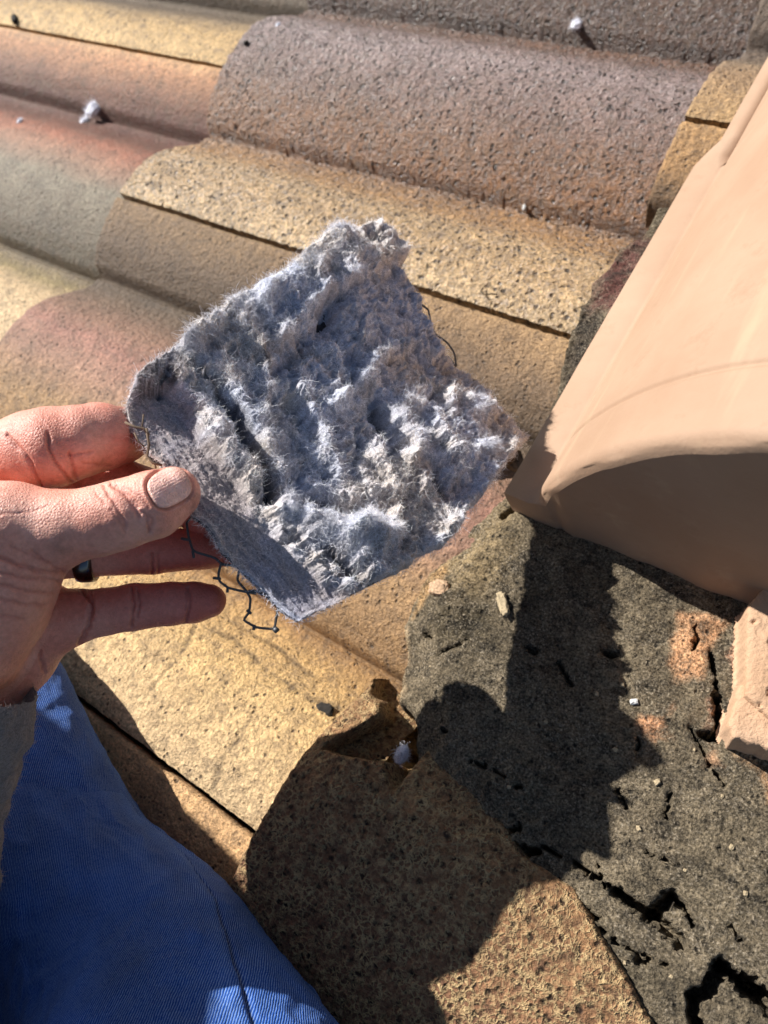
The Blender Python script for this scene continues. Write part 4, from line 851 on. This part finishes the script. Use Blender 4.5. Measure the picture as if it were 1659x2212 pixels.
for a in [(205, 235, .0085, 'biggest white wool tuft, lying in the reddish valley at the upper left', 1), (182, 262, .0045, 'small white tuft touching the lower left side of the biggest tuft', 2),
          (1246, 52, .0045, 'small white tuft on the edge of the purple roll near the top right', 3), (868, 1630, .0040, 'bluish white tuft in the black hole between mortar and brown tile', 4),
          (43, 262, .0028, 'faint grey tuft at the left edge, left of the biggest tuft', 5), (600, 55, .0022, 'tiny white fleck beside the top end of the purple roll', 6)]:
    o, p = tuft(*a); o.location = tuple(map(float, p))
def chip(x, y, dims, rot, mat, name, label, cat, seed, lift=.4, group=None, tilt=0.):
    p = surf(x, y); th = np.linspace(0, math.pi, 28); ph = np.linspace(0, 2 * math.pi, 40, endpoint=False)
    D0 = np.stack([np.sin(th)[:, None] * np.cos(ph), np.sin(th)[:, None] * np.sin(ph), np.cos(th)[:, None] * np.ones(40)], -1)
    D1 = np.sign(D0) * np.abs(D0) ** .55; R0 = D1 * (1 + .45 * fbm(D0 * 1.6 + seed * 3.1, 1, 4) + .22 * fbm(D0 * 6 + seed, 1, 3))[..., None] * np.array(dims)
    c, s_ = math.cos(rot), math.sin(rot); ct_, st_ = math.cos(tilt), math.sin(tilt)
    Rt = np.array([[c, -s_, 0], [s_, c, 0], [0, 0, 1]]) @ np.array([[ct_, 0, st_], [0, 1, 0], [-st_, 0, ct_]])
    Vv = R0.reshape(-1, 3) @ Rt.T + np.array([0, 0, dims[2] * lift]); o = mesh_obj(name, Vv, gridF(28, 40, 0, True), mat, smooth=False); o.location = tuple(map(float, p))
    return tag(o, label, cat, group)
def plain(name, c, r=.8, bump=.5):
    m, n, b, L = new_mat(name); tc = n.nodes.new('ShaderNodeTexCoord'); a = N(n, 'ShaderNodeTexNoise', Scale=700., Detail=4.); L(tc.outputs['Object'], a.inputs['Vector'])
    L(ramp(n, a.outputs[0], [(.3, tuple(v * .6 for v in c)), (.7, tuple(min(1, v * 1.25) for v in c))], L).outputs[0], b.inputs['Base Color']); b.inputs['Roughness'].default_value = r
    bp = n.nodes.new('ShaderNodeBump'); bp.inputs['Strength'].default_value = bump; bp.inputs['Distance'].default_value = .001; L(a.outputs[0], bp.inputs['Height']); L(bp.outputs[0], b.inputs['Normal']); return m
M_WHITE = plain('white_chip', (.75, .75, .72)); M_DARK = plain('dark_crumb', (.022, .018, .014), .95); M_BUFF = plain('clay_crumb', (.50, .33, .20)); M_TAN = plain('tan_crumb', (.42, .33, .2)); M_STEM = plain('dry_stem', (.09, .07, .04))
chip(1134, 455, (.0011, .0030, .0022), .3, M_WHITE, 'stone_chip', 'white chip standing on the yellow valley below the purple roll', 'chip', 1, 1.)
chip(1370, 1517, (.0017, .0011, .0012), .6, M_WHITE, 'stone_chip', 'tiny white chip on the dark mortar above the pinkish patch', 'chip', 2, .6)
chip(34, 45, (.0028, .0070, .0022), .9, M_DARK, 'mortar_crumb', 'dark brown crumb on the yellow tile at the top left', 'crumb', 3, .7)
chip(533, 96, (.0014, .0020, .0016), .2, M_DARK, 'mortar_crumb', 'dark crumb on the left end of the purple roll', 'crumb', 4, .7)
chip(950, 1272, (.0050, .0038, .0018), .3, M_BUFF, 'clay_crumb', 'pale clay lump on the mortar below the wool piece', 'crumb', 5, .6)
chip(1088, 1306, (.0022, .0060, .0018), .75, M_TAN, 'clay_crumb', 'long tan sliver on the mortar at the edge of the big shadow', 'crumb', 6, .7)
chip(700, 1535, (.0048, .0036, .0007), .4, M_DARK, 'lichen_patch', 'flat dark lichen spot on the yellow tile left of the mortar', 'lichen', 7, .1)
gr0 = chip(1100, 1700, (.0009, .0007, .0006), .4, M_TAN, 'grit_grain', 'tiny pale grain of grit lying on the dark mortar', 'grit', 9, .5, group='grains of grit on the mortar')
g3 = np.random.default_rng(21); gp = [(1345, 1480), (1500, 1620), (1420, 1690), (1250, 1940), (1330, 1620), (1580, 1830), (1480, 1880), (1380, 1790), (1560, 1720), (1180, 1560), (1000, 1480), (930, 1440), (1610, 1930), (1290, 1500), (1450, 2110), (1350, 2080)]
for a_, b_ in gp:
    o = gr0.copy(); COL.objects.link(o); o.location = tuple(map(float, surf(a_, b_))); o.rotation_euler = (0, 0, g3.uniform(0, 6)); k_ = g3.uniform(.6, 1.5); o.scale = (k_, k_, k_)
ps = surf(1185, 690); ps2 = surf(1058, 640)
sv, sf = join([tube(np.array([ps2 + np.array(q) for q in [(-.006, .003, .002), (-.005, -.001, .004), (-.002, -.002, .003), (.002, .0, .003), (.0045, .0015, .0015)]]), .00045, 6)])
o = mesh_obj('dry_stem', np.array(sv) - ps2, sf, M_STEM); o.location = tuple(map(float, ps2)); tag(o, 'bent dry stem caught in the black joint right of the wool piece', 'stem')
